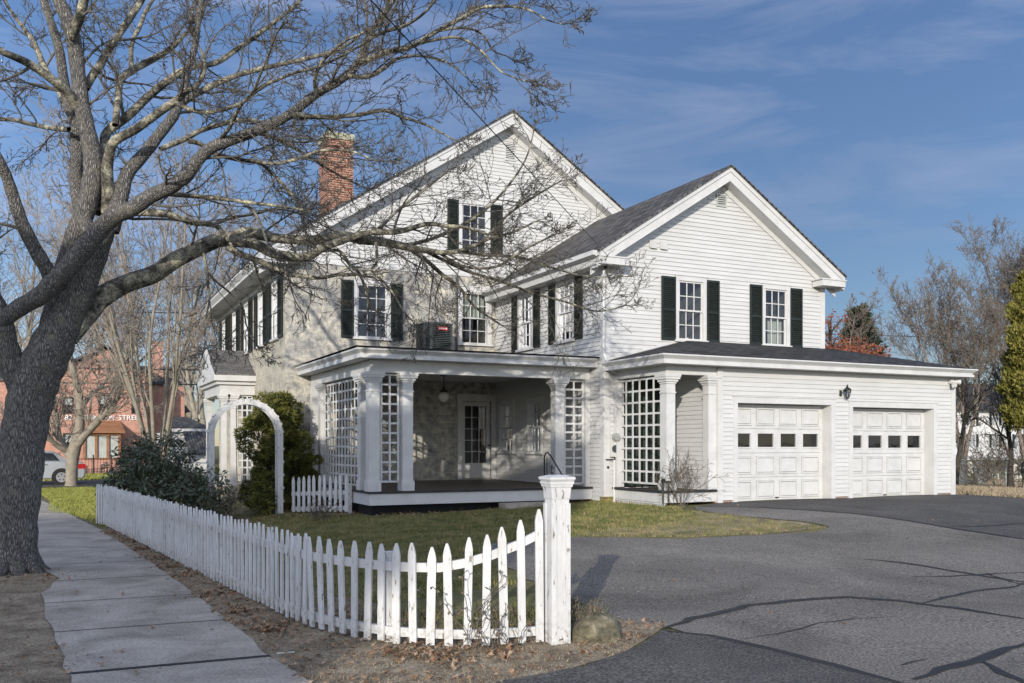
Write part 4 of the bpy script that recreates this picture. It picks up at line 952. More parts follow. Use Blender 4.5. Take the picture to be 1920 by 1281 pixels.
sf = thing('short_picket_fence', (5.2, 20.6, 0), 'short low white picket fence between the arch and the porch', 'fence')
a0, a1_ = Vector((4.72, 21.3, 0)), Vector((5.62, 19.62, 0)); ang = math.atan2(a1_.y - a0.y, a1_.x - a0.x)
for i in range(11):
    p = a0.lerp(a1_, (i + .6) / 11.2); picket(p.x, p.y, gz(p.x, p.y) + .03, gz(p.x, p.y) + .84 + rp.uniform(-.02, .02), ang, rp.uniform(-.03, .03), w=.085).build('picket', M['fence'], sf)
k = MB(); nrm = Vector((-(a1_ - a0).y, (a1_ - a0).x, 0)).normalized()
for z in (.22, .56): k.bar(a0 + nrm * .045 + Vector((0, 0, z)), a1_ + nrm * .045 + Vector((0, 0, z + .1)), .03, .09)
k.build('rail', M['fence'], sf)
k = MB(); k.box(5.58, 5.66, 19.55, 19.63, 0, .86); k.build('fence_post', M['fence'], sf)

# ================================================================== TREES
class Twigs:                                         # collects many thin polylines, meshes them with numpy
    def __init__(s): s.P = []
    def add(s, pts, rad): s.P.append((pts, rad))
    def mesh(s, name, m, parent, k=4, smooth=True):
        V = []; F = []; base = 0; ang = np.arange(k) * 2 * np.pi / k; ca, sa = np.cos(ang), np.sin(ang)
        for pts, rad in s.P:
            p = np.asarray(pts, float); n = len(p); r = np.asarray(rad, float)
            t = np.empty_like(p); t[1:-1] = p[2:] - p[:-2]; t[0] = p[1] - p[0]; t[-1] = p[-1] - p[-2]
            t /= (np.linalg.norm(t, axis=1)[:, None] + 1e-9)
            ref = np.array([.31, .17, .93]) if abs(t[0, 2]) < .9 else np.array([1., 0, 0])
            a = np.cross(t, ref); a /= (np.linalg.norm(a, axis=1)[:, None] + 1e-9); b = np.cross(t, a)
            v = p[:, None, :] + (a[:, None, :] * ca[None, :, None] + b[:, None, :] * sa[None, :, None]) * r[:, None, None]
            V.append(v.reshape(-1, 3))
            i = np.arange(n - 1)[:, None] * k; j = np.arange(k)[None, :]; j2 = (j + 1) % k
            F.append(np.stack([base + i + j, base + i + j2, base + i + k + j2, base + i + k + j], -1).reshape(-1, 4)); base += n * k
        return np_mesh(name, np.concatenate(V), np.concatenate(F), m, parent, k=4, smooth=smooth)
def rdir(rg, d, a0, a1):
    d = np.array(d); o = rg.normal(size=3); o -= o.dot(d) * d; o /= np.linalg.norm(o) + 1e-9
    a = rg.uniform(a0, a1); return d * math.cos(a) + o * math.sin(a)
def grow(rg, tw, p, d, L, r, lev, cfg):
    """curving branch with recursive side shoots; tw = list of Twigs per level"""
    n = cfg['seg'][lev]; wob_ = cfg['wob'][lev]; up = cfg['up'][lev]
    pts = [np.array(p)]; dirs = []; d = np.array(d) / np.linalg.norm(d)
    for i in range(n):
        d = d + rg.normal(size=3) * wob_ + np.array([0, 0, up]); d /= np.linalg.norm(d); dirs.append(d); pts.append(pts[-1] + d * L / n)
    rmin = cfg['rmin']; rr = [max(rmin, r * (1 - .75 * i / n)) for i in range(n + 1)]
    tw[lev].add(pts, rr)
    if lev + 1 >= len(tw): return
    nc = cfg['n'][lev]; nc = int(nc + rg.uniform(0, 1))
    for c in range(nc):
        t = cfg['t0'] + (1 - cfg['t0']) * (c + rg.uniform(0, 1)) / nc; i = min(n - 1, int(t * n)); f = t * n - i
        q = pts[i] + (pts[i + 1] - pts[i]) * f
        grow(rg, tw, q, rdir(rg, dirs[i], .42, .95), L * cfg['len'][lev] * rg.uniform(.6, 1.2) * (1.15 - .4 * t), max(rmin, rr[i] * .6), lev + 1, cfg)
def spline(pts, sub=4):
    out = []; L = len(pts); P = [np.array(p, float) for p in pts]
    for i in range(L - 1):
        p0, p1, p2, p3 = P[max(i - 1, 0)], P[i], P[i + 1], P[min(i + 2, L - 1)]
        for j in range(sub):
            t = j / sub; out.append(.5 * ((2 * p1) + (-p0 + p2) * t + (2 * p0 - 5 * p1 + 4 * p2 - p3) * t * t + (-p0 + 3 * p1 - 3 * p2 + p3) * t ** 3))
    out.append(P[-1]); return out

# big maple by the sidewalk: limbs surveyed as (x, y, radius) in the photograph with their own distances
TD = 12.25
LIMBS = [
 # dark main trunk
 ('t', 0, 0, [(27, 1120, 46), (27, 1085, 43), (28, 1040, 39), (30, 980, 37), (37, 900, 39), (44, 820, 39), (56, 755, 40), (70, 710, 40), (90, 665, 39), (110, 622, 35), (134, 578, 27), (160, 525, 23), (182, 470, 21), (197, 425, 19)]),
 ('t', 0, -.5, [(52, 750, 30), (30, 700, 23), (12, 650, 21), (3, 605, 20), (-15, 560, 18), (-60, 500, 14), (-130, 420, 9)]),
 ('t', 0, .3, [(76, 700, 28), (90, 640, 22), (100, 590, 19), (115, 530, 18), (137, 455, 18), (158, 400, 18), (172, 345, 18), (174, 300, 17), (164, 245, 15), (153, 195, 14), (144, 120, 13.5), (137, 70, 13), (126, 34, 13), (112, 5, 12), (95, -40, 10), (80, -110, 8)]),
 ('t', -.3, -.9, [(-12, 612, 15), (37, 577, 16), (75, 555, 17), (102, 528, 18), (130, 500, 18), (157, 468, 18), (186, 432, 17), (214, 406, 16), (250, 390, 14.5), (282, 368, 13.5), (313, 354, 13), (350, 330, 11.5), (372, 300, 11), (398, 276, 11), (450, 257, 10), (512, 232, 9), (550, 210, 8.5), (595, 175, 8.5), (645, 145, 8), (672, 117, 7.5), (690, 72, 7), (712, 37, 6), (735, 3, 5.5), (760, -40, 4), (790, -110, 2.5)]),
 ('b', -.9, -1.8, [(668, 120, 6), (700, 107, 5), (735, 95, 5), (775, 85, 4.5), (825, 55, 4), (865, 35, 3.5), (900, 15, 3.2), (950, 12, 2.6), (990, 18, 2), (1025, 37, 1.5), (1057, 46, 1)]),
 ('t', 0, 1.2, [(168, 440, 14), (150, 385, 13), (141, 330, 12), (144, 300, 11.5), (141, 235, 10.5), (124, 178, 9.5), (112, 100, 8.5), (98, 50, 7.5), (80, -5, 7), (60, -80, 5)]),
 ('b', .2, -1.2, [(152, 210, 9), (127, 174, 9), (87, 141, 8), (55, 120, 7.5), (30, 108, 7), (0, 95, 6), (-60, 60, 5), (-140, 30, 3)]),
 ('b', .9, 2.0, [(140, 240, 7), (110, 168, 6), (85, 130, 6), (66, 85, 5), (50, 60, 4.5), (20, 20, 3), (-10, -30, 2)]),
 ('b', .2, 1.6, [(130, 243, 5), (95, 240, 4.5), (50, 231, 4), (20, 224, 4), (-30, 222, 3), (-90, 200, 2)]),
 ('b', .1, -.4, [(133, 70, 10), (146, 40, 9), (156, 8, 8.5), (168, -50, 7), (185, -120, 5)]),
 ('t', .1, .8, [(203, 430, 20), (222, 385, 15), (232, 345, 13), (243, 320, 12), (275, 283, 11), (302, 248, 10), (325, 218, 9.5), (339, 185, 7.5), (352, 134, 6.5), (366, 84, 6), (372, 33, 5.5), (379, -5, 5), (388, -80, 3.5)]),
 ('b', .8, 1.6, [(332, 200, 6.5), (365, 178, 6), (403, 158, 5.5), (440, 143, 5), (470, 134, 4.8), (520, 122, 4.2), (570, 111, 4), (620, 98, 3.5), (660, 78, 2.8), (690, 50, 2)]),
 ('b', .2, -.6, [(203, 400, 13), (203, 360, 11.5), (201, 320, 10.5), (205, 290, 9.5), (215, 265, 8.5), (255, 242, 8), (302, 208, 7.5), (329, 190, 7), (348, 172, 6), (372, 158, 4), (385, 125, 3), (375, 90, 2.4)]),
 ('b', .3, 1.5, [(190, 400, 13), (186, 350, 11), (190, 305, 10), (196, 275, 9), (201, 248, 8.5), (242, 216, 8), (278, 181, 7.5), (319, 148, 7), (356, 127, 5.5), (405, 118, 5), (440, 95, 4.8), (470, 75, 4.5), (503, 50, 4), (540, 22, 3.2), (580, -15, 2.4)]),
 ('b', .4, 2.2, [(216, 235, 6), (222, 180, 6.5), (226, 150, 7), (248, 132, 6.5), (289, 110, 6), (322, 90, 4.5), (345, 66, 3.5), (358, 48, 2.5), (362, 10, 2)]),
 ('b', .3, 1.0, [(160, 165, 8), (176, 138, 7.5), (188, 122, 7.5), (201, 97, 7), (228, 57, 6.5), (250, 25, 6), (268, -4, 5.5), (300, -70, 4)]),
 ('b', 1.4, 2.0, [(246, 130, 4.5), (247, 84, 4), (262, 50, 4), (274, 20, 3.5), (300, -20, 2.5)]),
 ('b', .1, .6, [(225, 402, 9), (258, 398, 7.5), (312, 402, 6.5), (345, 412, 6), (365, 418, 5.5), (402, 422, 5), (422, 442, 3.5), (440, 470, 2)]),
 ('b', .5, 1.3, [(400, 421, 4), (435, 408, 3), (475, 402, 2.6), (520, 392, 2), (560, 400, 1.4)]),
 ('b', -.2, -.8, [(300, 362, 5), (340, 366, 4.5), (400, 371, 4.2), (440, 376, 3.6), (475, 381, 3.2), (520, 386, 2.8), (570, 394, 2)]),
 ('b', -.3, -.9, [(452, 378, 3), (478, 400, 2.8), (492, 430, 2.2), (505, 470, 1.5)]),
 # the long low limb towards the house
 ('b', .1, 2.9, [(125, 632, 22), (158, 592, 22), (188, 559, 20), (237, 532, 17), (287, 515, 16.5), (325, 490, 15.5), (362, 471, 14.5), (405, 452, 14), (438, 446, 13), (470, 437, 12), (505, 444, 9.5), (540, 449, 8.5), (600, 449, 8.5), (637, 441, 9), (675, 449, 9.5), (712, 453, 8.5), (762, 463, 7), (800, 470, 5.5), (840, 474, 4.5), (877, 466, 4), (915, 448, 3.2), (960, 436, 2.4), (1005, 415, 1.6)]),
 ('b', .9, 2.2, [(430, 452, 11), (475, 457, 10), (512, 475, 9.5), (550, 482, 9), (580, 480, 8.5), (607, 464, 7.5), (640, 452, 7), (687, 437, 5.5), (750, 434, 5), (800, 420, 4.2), (837, 424, 3.8), (875, 427, 3), (915, 440, 2.2)]),
 ('b', .9, 1.6, [(425, 462, 7), (455, 478, 6), (487, 490, 5.5), (525, 507, 5), (562, 517, 4.5), (600, 521, 3.6), (650, 514, 2.4), (700, 520, 1.6)]),
 ('b', 2.4, 3.6, [(762, 462, 5), (785, 478, 4.5), (805, 493, 4), (828, 514, 3.8), (862, 540, 3.2), (890, 575, 2.4), (940, 610, 1.6)]),
 ('b', 2.0, 3.2, [(700, 452, 4), (712, 430, 3.2), (742, 398, 3), (790, 360, 2.6), (838, 322, 2)]),
 ('b', 2.3, 2.2, [(760, 460, 4), (810, 448, 3.4), (860, 425, 3), (905, 398, 2.6), (950, 352, 2.2), (985, 300, 1.6), (1000, 250, 1.2)]),
 ('b', 2.4, 4.0, [(800, 472, 3.6), (840, 492, 3.2), (880, 510, 3), (940, 528, 2.6), (1000, 550, 2.2), (1060, 566, 1.8), (1120, 584, 1.4), (1172, 573, 1)]),
 ('b', 2.6, 3.4, [(860, 470, 3.2), (910, 478, 2.8), (970, 482, 2.4), (1030, 500, 2), (1085, 516, 1.6), (1130, 520, 1)]),
 ('b', 2.4, 2.8, [(820, 472, 3), (870, 500, 2.6), (930, 500, 2.4), (980, 470, 2), (1040, 440, 1.6)]),
 ('b', 2.7, 2.7, [(905, 452, 2.8), (950, 405, 2.4), (1000, 370, 2), (1050, 340, 1.4)]),
 ('b', 1.5, 2.0, [(570, 450, 3), (600, 470, 2.8), (635, 470, 3), (655, 495, 3.4), (675, 515, 3), (690, 560, 2.4), (690, 585, 2)]),
 ('b', 1.7, 1.4, [(705, 455, 2.8), (707, 490, 2.4), (698, 508, 2.2), (730, 540, 2), (760, 590, 1.4)]),
 ('b', .8, .2, [(382, 472, 3), (387, 505, 2.6), (390, 535, 2.4), (393, 560, 2), (386, 600, 1.6), (384, 640, 1)]),
 ('b', .8, 1.1, [(390, 512, 2.2), (408, 530, 2), (432, 550, 2), (455, 575, 1.7), (462, 610, 1.4), (475, 640, 1)]),
 ('t', 0, -.9, [(98, 535, 17), (92, 512, 14), (70, 475, 13), (42, 420, 12), (25, 370, 11), (12, 330, 10), (-2, 300, 9), (-40, 230, 7), (-90, 150, 4)]),
 ('b', -.6, .3, [(352, 264, 5), (376, 270, 4.4), (400, 287, 4.4), (450, 300, 4), (485, 305, 3.6), (510, 325, 3.2), (545, 362, 2.6), (570, 400, 1.8)]),
 ('b', -.7, .2, [(300, 280, 5), (330, 268, 5), (352, 258, 5), (376, 245, 4.8), (415, 233, 4.5), (450, 225, 4), (487, 228, 3), (520, 240, 2)]),
 ('b', -.9, -1.6, [(470, 300, 3), (512, 307, 3.4), (562, 297, 3), (600, 283, 2.6), (655, 283, 2), (700, 300, 1.4)]),
 ('b', -.6, -1.4, [(330, 193, 5), (355, 205, 4.5), (387, 211, 4), (420, 205, 3.6), (450, 195, 3.4), (472, 178, 3.2), (495, 160, 3.2), (520, 150, 3), (550, 137, 3), (600, 124, 2.8), (650, 100, 2.2), (700, 72, 1.6)]),
 ('b', -.8, -.2, [(547, 213, 4.5), (580, 218, 4.2), (625, 219, 4.2), (675, 215, 4), (720, 207, 3.6), (755, 220, 2.8), (800, 235, 2), (850, 262, 1.4)]),
 ('b', -.9, -1.8, [(594, 174, 4.6), (590, 152, 3.6), (600, 122, 3.4), (622, 97, 3), (652, 74, 2.4), (690, 60, 1.6)]),
 ('b', -.9, 0, [(650, 142, 4.5), (690, 144, 4.2), (720, 128, 4), (745, 110, 3.2), (790, 105, 2.4), (840, 118, 1.8), (880, 150, 1.2)]),
 ('b', -1.1, -2.2, [(790, 80, 3.2), (850, 70, 2.6), (885, 82, 2.4), (912, 105, 2), (940, 135, 1.6), (985, 152, 1.2)]),
 ('b', -1.1, -.6, [(820, 58, 3), (870, 52, 2.4), (905, 65, 2), (925, 95, 1.6), (950, 105, 1.2)]),
 ('b', -.8, .8, [(450, 258, 4.5), (480, 250, 3.6), (520, 262, 3.2), (560, 282, 2.6), (620, 320, 2), (680, 350, 1.4)]),
 ('b', -.5, -2.4, [(400, 276, 4), (430, 240, 3.6), (450, 200, 3.2), (475, 170, 2.6), (500, 110, 2), (520, 60, 1.4)]),
 ('b', -.8, -2.4, [(690, 74, 4), (720, 60, 3.4), (760, 48, 3), (800, 20, 2.4), (830, -20, 1.8)]),
]
def big_tree():
    base = at(26, 1075, TD); base.z = 0
    T = thing('maple_tree', base, 'huge bare maple with furrowed trunk and spreading limbs between the sidewalk and street', 'tree')
    rg = np.random.default_rng(8); trunk = Twigs(); br = Twigs(); L1, L2, L3, L4 = Twigs(), Twigs(), Twigs(), Twigs()
    cfg = dict(seg=[7, 6, 4, 3], wob=[.15, .19, .22, .2], up=[.03, .03, .03, .02], n=[5.8, 4.4, 2.6, 0], len=[.52, .48, .5, 0], t0=.15, rmin=.0038)
    lv = [L1, L2, L3, L4]
    for kind, d0, d1, pts in LIMBS:
        n = len(pts); P = []; Rr = []
        for i, (x, y, r) in enumerate(pts):
            D = TD + d0 + (d1 - d0) * i / (n - 1); P.append(at(x, y, D)); Rr.append(r * D / FPX)
        S = spline([tuple(p) for p in P], 4); RR = np.interp(np.linspace(0, n - 1, len(S)), range(n), Rr)
        if kind == 't':
            trunk.add(S, RR * (1 + .04 * np.sin(np.arange(len(S)) * 1.9)))
        else: br.add(S, RR)
        # side shoots
        S = np.array(S); seg = np.linalg.norm(np.diff(S, axis=0), axis=1); cum_ = np.concatenate([[0], np.cumsum(seg)]); tot = cum_[-1]
        s = .35 if kind == 'b' else .8
        while s < tot:
            i = min(len(S) - 2, int(np.searchsorted(cum_, s)) - 1); r = RR[i]
            if r < .115 and rg.random() < (1.0 if d0 >= 1.4 else .8):
                d = (S[i + 1] - S[i]) / (seg[i] + 1e-9)
                big = r > .05
                L = rg.uniform(.7, 1.45) * (1.12 if r < .04 else 1.0) * (1 - .42 * (s / tot) ** 2)
                if big and rg.random() < .35: L *= 1.3
                dd = rdir(rg, d, .45, 1.1)
                p0 = S[i] + d * .02
                e = p0 + dd * L
                # keep the clear notch of sky right of the crown
                grow(rg, lv, p0, dd, L, min(.022, max(.008, r * .45)), 0, cfg)
            s += rg.uniform(.20, .46) * (1.0 if r < .05 else 1.6)
        if Rr[-1] < .03:
            d = (S[-1] - S[-2]); d /= np.linalg.norm(d)
            for k in range(2): grow(rg, lv, S[-1], rdir(rg, d, .0, .5), rg.uniform(.3, .5), .009, 0, cfg)
    t = trunk.mesh('trunk', M['bark'], T, 20); br.mesh('limbs', M['limb'], T, 12)
    L1.mesh('branches', M['twig'], T, 4); tw = Twigs(); tw.P = L2.P + L3.P + L4.P; tw.mesh('twigs', M['twig'], T, 3)
    # root flare
    k = Twigs(); bx = np.array(base)
    for a in np.arange(0, 6.28, .7):
        c, s = math.cos(a), math.sin(a); k.add([bx + [c * .10, s * .10, .5], bx + [c * .20, s * .20, .18], bx + [c * .33, s * .33, .02], bx + [c * .5, s * .5, -.06]], [.14, .12, .08, .03])
    k.mesh('roots', M['bark'], T, 10)
    print('twigs', len(L1.P), len(tw.P))
big_tree()

def bare_tree(name, base, H, seed, label, spread=.45, stems=1, mats=('farbark', 'fartwig'), r0=None, lev=4, n=(9, 7, 5, 4), rmin=.012, group=None, up=.06, low=.25, lean=(0, 0)):
    T = thing(name, base, label, 'tree', group); rg = np.random.default_rng(seed)
    lv = [Twigs() for _ in range(lev)]; tr = Twigs(); r0 = r0 or H * .018
    cfg = dict(seg=[7, 6, 4, 3], wob=[.10, .14, .2, .25], up=[up, up, up * .8, .03], n=[n[1], n[2], n[3], 0], len=[.5, .5, .5, 0], t0=.2, rmin=rmin)
    b = np.array(base)
    for s in range(stems):
        a = rg.uniform(0, 6.28); tilt = 0.03 if stems == 1 else rg.uniform(.08, .30)
        d = np.array([math.cos(a) * tilt + lean[0], math.sin(a) * tilt + lean[1], 1.]); d /= np.linalg.norm(d)
        hh = H * rg.uniform(.8, 1.0) * .92; m = 9; pts = [b.copy() + [0, 0, -.1]]
        for i in range(m): d = d + rg.normal(size=3) * .05; d[2] = abs(d[2]); d /= np.linalg.norm(d); pts.append(pts[-1] + d * hh / m)
        rr = [r0 / (stems ** .4) * (1 - .9 * (i / m) ** .8) + rmin for i in range(m + 1)]; rr[0] *= 1.35
        tr.add(spline(pts, 2), np.interp(np.linspace(0, m, m * 2 + 1), range(m + 1), rr))
        nb = int(n[0] * 2 / max(1, stems ** .6))
        for c in range(nb):
            t = low + (1 - low) * (c + rg.uniform(0, 1)) / nb; i = min(m - 1, int(t * m)); q = pts[i] + (pts[i + 1] - pts[i]) * (t * m - i)
            dd = pts[i + 1] - pts[i]; dd /= np.linalg.norm(dd)
            grow(rg, lv, q, rdir(rg, dd, spread * .8, spread * 1.6), H * .36 * rg.uniform(.7, 1.15) * (1.25 - .75 * t), rr[i] * .5, 0, cfg)
    tr.mesh('trunk', M[mats[0]], T, 8); br = Twigs(); br.P = lv[0].P; br.mesh('branches', M[mats[0]], T, 4)
    tw = Twigs(); tw.P = sum([l.P for l in lv[1:]], []); tw.mesh('twigs', M[mats[1]], T, 3); return T

# street tree, traced
def street_tree():
    D = 37.5; base = at(133, 914, D); base.z = 0
    T = thing('street_tree', base, 'bare street tree with forked pale trunk standing in front of the silver car', 'tree')
    rg = np.random.default_rng(3); tr = Twigs(); lv = [Twigs() for _ in range(3)]
    cfg = dict(seg=[6, 5, 4], wob=[.16, .2, .25], up=[.05, .05, .03], n=[6, 5, 0], len=[.5, .5, 0], t0=.2, rmin=.010)
    for d1, pts in ((0, [(133, 916, 14), (134, 905, 11), (135, 870, 11), (138, 848, 12), (147, 815, 10), (150, 780, 8), (148, 740, 7), (138, 700, 6), (132, 660, 4), (138, 610, 3), (128, 560, 2)]),
                    (1, [(133, 855, 9), (124, 845, 7), (112, 825, 6), (106, 790, 5), (103, 755, 3), (95, 700, 2)]), (-1, [(126, 845, 6), (108, 836, 5), (92, 822, 4), (70, 800, 2)]),
                    (-1.5, [(143, 838, 8), (158, 818, 7), (178, 795, 7), (200, 772, 6), (216, 752, 5), (226, 715, 4), (236, 665, 3), (247, 600, 2), (255, 540, 1.4)]),
                    (1.5, [(150, 770, 5), (170, 740, 4), (190, 725, 3), (215, 690, 2)]), (1, [(140, 705, 4), (120, 670, 3), (112, 620, 2), (100, 570, 1.4)]), (-1, [(228, 705, 3), (260, 680, 2), (300, 640, 1.4)])):
        n = len(pts); P = [tuple(at(x, y, D + d1 * i / (n - 1))) for i, (x, y, r) in enumerate(pts)]; Rr = [r * D / FPX for *_, r in pts]
        S = spline(P, 3); RR = np.interp(np.linspace(0, n - 1, len(S)), range(n), Rr); tr.add(S, RR)
        for i in range(4, len(S) - 1):
            if RR[i] < .16:
                for _ in range(2):
                    d = S[i + 1] - S[i]; d /= np.linalg.norm(d); grow(rg, lv, S[i], rdir(rg, d, .4, 1.0), rg.uniform(1.2, 2.6), min(.035, RR[i] * .5), 0, cfg)
    tr.mesh('trunk', M['farbark'], T, 10); a = Twigs(); a.P = lv[0].P; a.mesh('branches', M['farbark'], T, 4); a = Twigs(); a.P = lv[1].P + lv[2].P; a.mesh('twigs', M['fartwig'], T, 3)
street_tree()
def gpt(px, D, z=0): p = at(px, 833, D); return Vector((p.x, p.y, z))
GB = 'bare trees standing behind the house and street'
bare_tree('bare_tree', gpt(296, 33), 13.5, 21, 'pale many stemmed bare tree fanning up behind the rhododendron', .22, 9, r0=.20, n=(11, 6, 4, 3), rmin=.009, up=.09, low=.2)
bare_tree('bare_tree', gpt(395, 52), 15, 22, 'tall grey bare tree directly left of the stone house eave', .4, 2, n=(8, 6, 4, 3), rmin=.012, low=.2)
bare_tree('bare_tree', gpt(250, 75), 23, 23, 'tall bare tree rising behind the brick building chimney', .42, 2, n=(8, 6, 4, 3), rmin=.014)
bare_tree('bare_tree', gpt(60, 78), 24, 24, 'tall bare tree behind the left side of the brick building', .45, 1, n=(8, 6, 4, 3), rmin=.014)
bare_tree('bare_tree', gpt(450, 70), 23, 25, 'tall purplish bare tree seen above the stone house left roof edge', .42, 2, n=(8, 7, 5, 3), rmin=.014)
bare_tree('bare_tree', gpt(170, 95), 29, 26, 'farthest and tallest bare tree above the brick gable', .42, 1, n=(8, 6, 5, 3), rmin=.018)
bare_tree('bare_tree', gpt(-20, 60), 17, 27, 'bare tree at the left edge of the view beyond the maple', .42, 1, n=(8, 6, 4, 3), rmin=.013)
bare_tree('bare_tree', gpt(560, 88), 25, 41, 'bare treetop showing just beside the brick chimney', .42, 1, n=(8, 6, 5, 3), rmin=.017)
bare_tree('bare_tree', gpt(345, 96), 26, 42, 'hazy bare tree far behind the small white garage', .42, 2, n=(7, 6, 4, 3), rmin=.018)
# right side
bare_tree('bare_tree', gpt(1805, 62), 13.6, 31, 'rounded bare tree with steep fine branches above the garage roof end', .5, 4, n=(15, 8, 6, 4), rmin=.011, mats=('rtwig', 'rtwig'), low=.3, up=.12)
bare_tree('bare_tree', gpt(1925, 66), 17.5, 32, 'largest bare tree at the right edge with dense upswept twigs', .5, 5, n=(16, 9, 6, 4), rmin=.012, mats=('rtwig', 'rtwig'), low=.3, up=.12)
bare_tree('bare_tree', gpt(1788, 34.5), 5.2, 33, 'dark trunk bare tree right against the garage corner board', .6, 1, n=(5, 5, 4, 3), rmin=.010, mats=('darkwood', 'darkwood'), r0=.14, low=.3, lean=(.10, -.05))
bare_tree('bare_tree', gpt(1566, 70), 13, 34, 'small bare treetop just right of the wing gable', .4, 1, n=(8, 7, 5, 3), rmin=.016, mats=('rtwig', 'rtwig'))
bare_tree('bare_tree', gpt(1895, 33), 5.5, 35, 'thin bare tree behind the chain link fence under the arborvitae', .6, 1, n=(7, 6, 4, 3), rmin=.010, mats=('darkwood', 'wood'), r0=.11, low=.2)

# ------------------------------------------------------------------ leafy plants
def cards(name, pts, size, m, parent, rg, dirs=None, asp=.4, fold=.0):
    """leaf-sized diamond faces at pts with random orientation (numpy)"""
    P = np.asarray(pts); n = len(P)
    d = rg.normal(size=(n, 3)) if dirs is None else dirs + rg.normal(size=(n, 3)) * .35
    d /= np.linalg.norm(d, axis=1)[:, None]; o = rg.normal(size=(n, 3)); w = np.cross(d, o); w /= np.linalg.norm(w, axis=1)[:, None] + 1e-9
    s = size * rg.uniform(.6, 1.25, n)[:, None]; up = np.cross(w, d)
    a = P; b = P + d * s * .5 + w * s * asp * .5 + up * s * fold; c = P + d * s; e = P + d * s * .5 - w * s * asp * .5 + up * s * fold
    V = np.stack([a, b, c, e], 1).reshape(-1, 3); F = np.arange(n * 4).reshape(-1, 4)
    return np_mesh(name, V, F, m, parent, k=4)
def clumps(rg, centers, radii, per):
    out = []; dr = []
    for c, r in zip(centers, radii):
        v = rg.normal(size=(per, 3)); v /= np.linalg.norm(v, axis=1)[:, None]; rad = r * rg.uniform(.25, 1, per)[:, None] ** .6
        out.append(np.array(c) + v * rad * np.array([1, 1, .75])); dr.append(v)
    return np.concatenate(out), np.concatenate(dr)
def yew():
    rg = np.random.default_rng(12); c0 = gpt(520, 22.6); T = thing('yew_tree', c0, 'dense evergreen yew with sunlit olive top and dark skirt behind the arch', 'evergreen'); b = np.array(c0)
    cs = []; rs_ = []
    while len(cs) < 190:
        z = rg.uniform(.35, 2.85); t = z / 2.9; a = rg.uniform(0, 6.28)
        R_ = 1.55 * (1.05 - .72 * t) * (.68 + .32 * math.sin(a * 3 + z * 2.6)) * rg.uniform(.75, 1.15); rr = R_ * rg.uniform(.15, 1.0) ** .45
        p = b + [math.cos(a) * rr * 1.05, math.sin(a) * rr * .9, z - .1 * rr]
        cs.append(p); rs_.append(rg.uniform(.10, .25))
    st = Twigs()
    for p in cs[::2]:
        q = b + [0, 0, max(.1, (p[2]) * .5)]; st.add([q, (q + p) / 2 + rg.normal(size=3) * .05, p], [.022, .014, .006])
    st.add([b, b + [0, .03, .8], b + [.05, 0, 1.6], b + [0, 0, 2.4]], [.09, .07, .05, .02]); st.mesh('trunk', M['darkwood'], T, 5)
    P, D = clumps(rg, cs, rs_, 330); cards('foliage', P, .085, M['yew'], T, rg, D, .30)
yew()
def rhodo():
    rg = np.random.default_rng(14)
    for (px, D, rx, ry, h, lab, n) in ((292, 21.4, 1.1, 1.5, 2.0, 'broad dark rhododendron bush leaning over the far end of the picket fence', 150), (378, 20.6, .75, .9, 1.15, 'smaller twiggy dark bush between the rhododendron and the arch', 60)):
        c0 = gpt(px, D); T = thing('rhododendron', c0, lab, 'bush'); b = np.array(c0); cs = []; st = Twigs()
        for i in range(n):
            a = rg.uniform(0, 6.28); rr = rg.uniform(0, 1) ** .5; z = h * (1 - rr * rr * .55) * rg.uniform(.35, 1.03); p = b + [math.cos(a) * rr * rx, math.sin(a) * rr * ry, z]; cs.append(p)
            q = b + [math.cos(a) * rr * rx * .25, math.sin(a) * rr * ry * .25, .05]; st.add([q, (q * .45 + p * .55) + rg.normal(size=3) * .08, p], [.014, .01, .006])
            for _ in range(3): e = p + rg.normal(size=3) * .16 + [0, 0, .05]; st.add([p, (p + e) / 2 + rg.normal(size=3) * .03, e], [.006, .005, .004])
        st.mesh('stems', M['wood'], T, 4)
        P, Dd = clumps(rg, cs, [.2] * n, 46 if n > 80 else 26); Dd = Dd + np.array([0, 0, -.5]); cards('foliage', P, .125, M['rhodo'], T, rg, Dd, .34, .08)
rhodo()
def arborvitae():
    rg = np.random.default_rng(15)
    c0 = gpt(1948, 31); T = thing('arborvitae', c0, 'tall golden green arborvitae column at the right edge behind the fence', 'evergreen'); b = np.array(c0); cs = []
    for i in range(330):
        z = rg.uniform(2.3, 7.3); a = rg.uniform(0, 6.28); R_ = 1.0 * (1 - .5 * max(0, (z - 4) / 3.3) - .25 * max(0, (3.2 - z))) * (.8 + .2 * math.sin(a * 4 + z * 1.7)); cs.append(b + [math.cos(a) * R_, math.sin(a) * R_, z])
    st = Twigs(); st.add([b, b + [0, 0, 3], b + [0, 0, 7]], [.14, .1, .03]); st.mesh('trunk', M['darkwood'], T, 7)
    P, D = clumps(rg, cs, rg.uniform(.18, .34, 330), 210); D = D * .5 + np.array([0, 0, .8]); cards('foliage', P, .13, M['arbor'], T, rg, D, .5)
arborvitae()
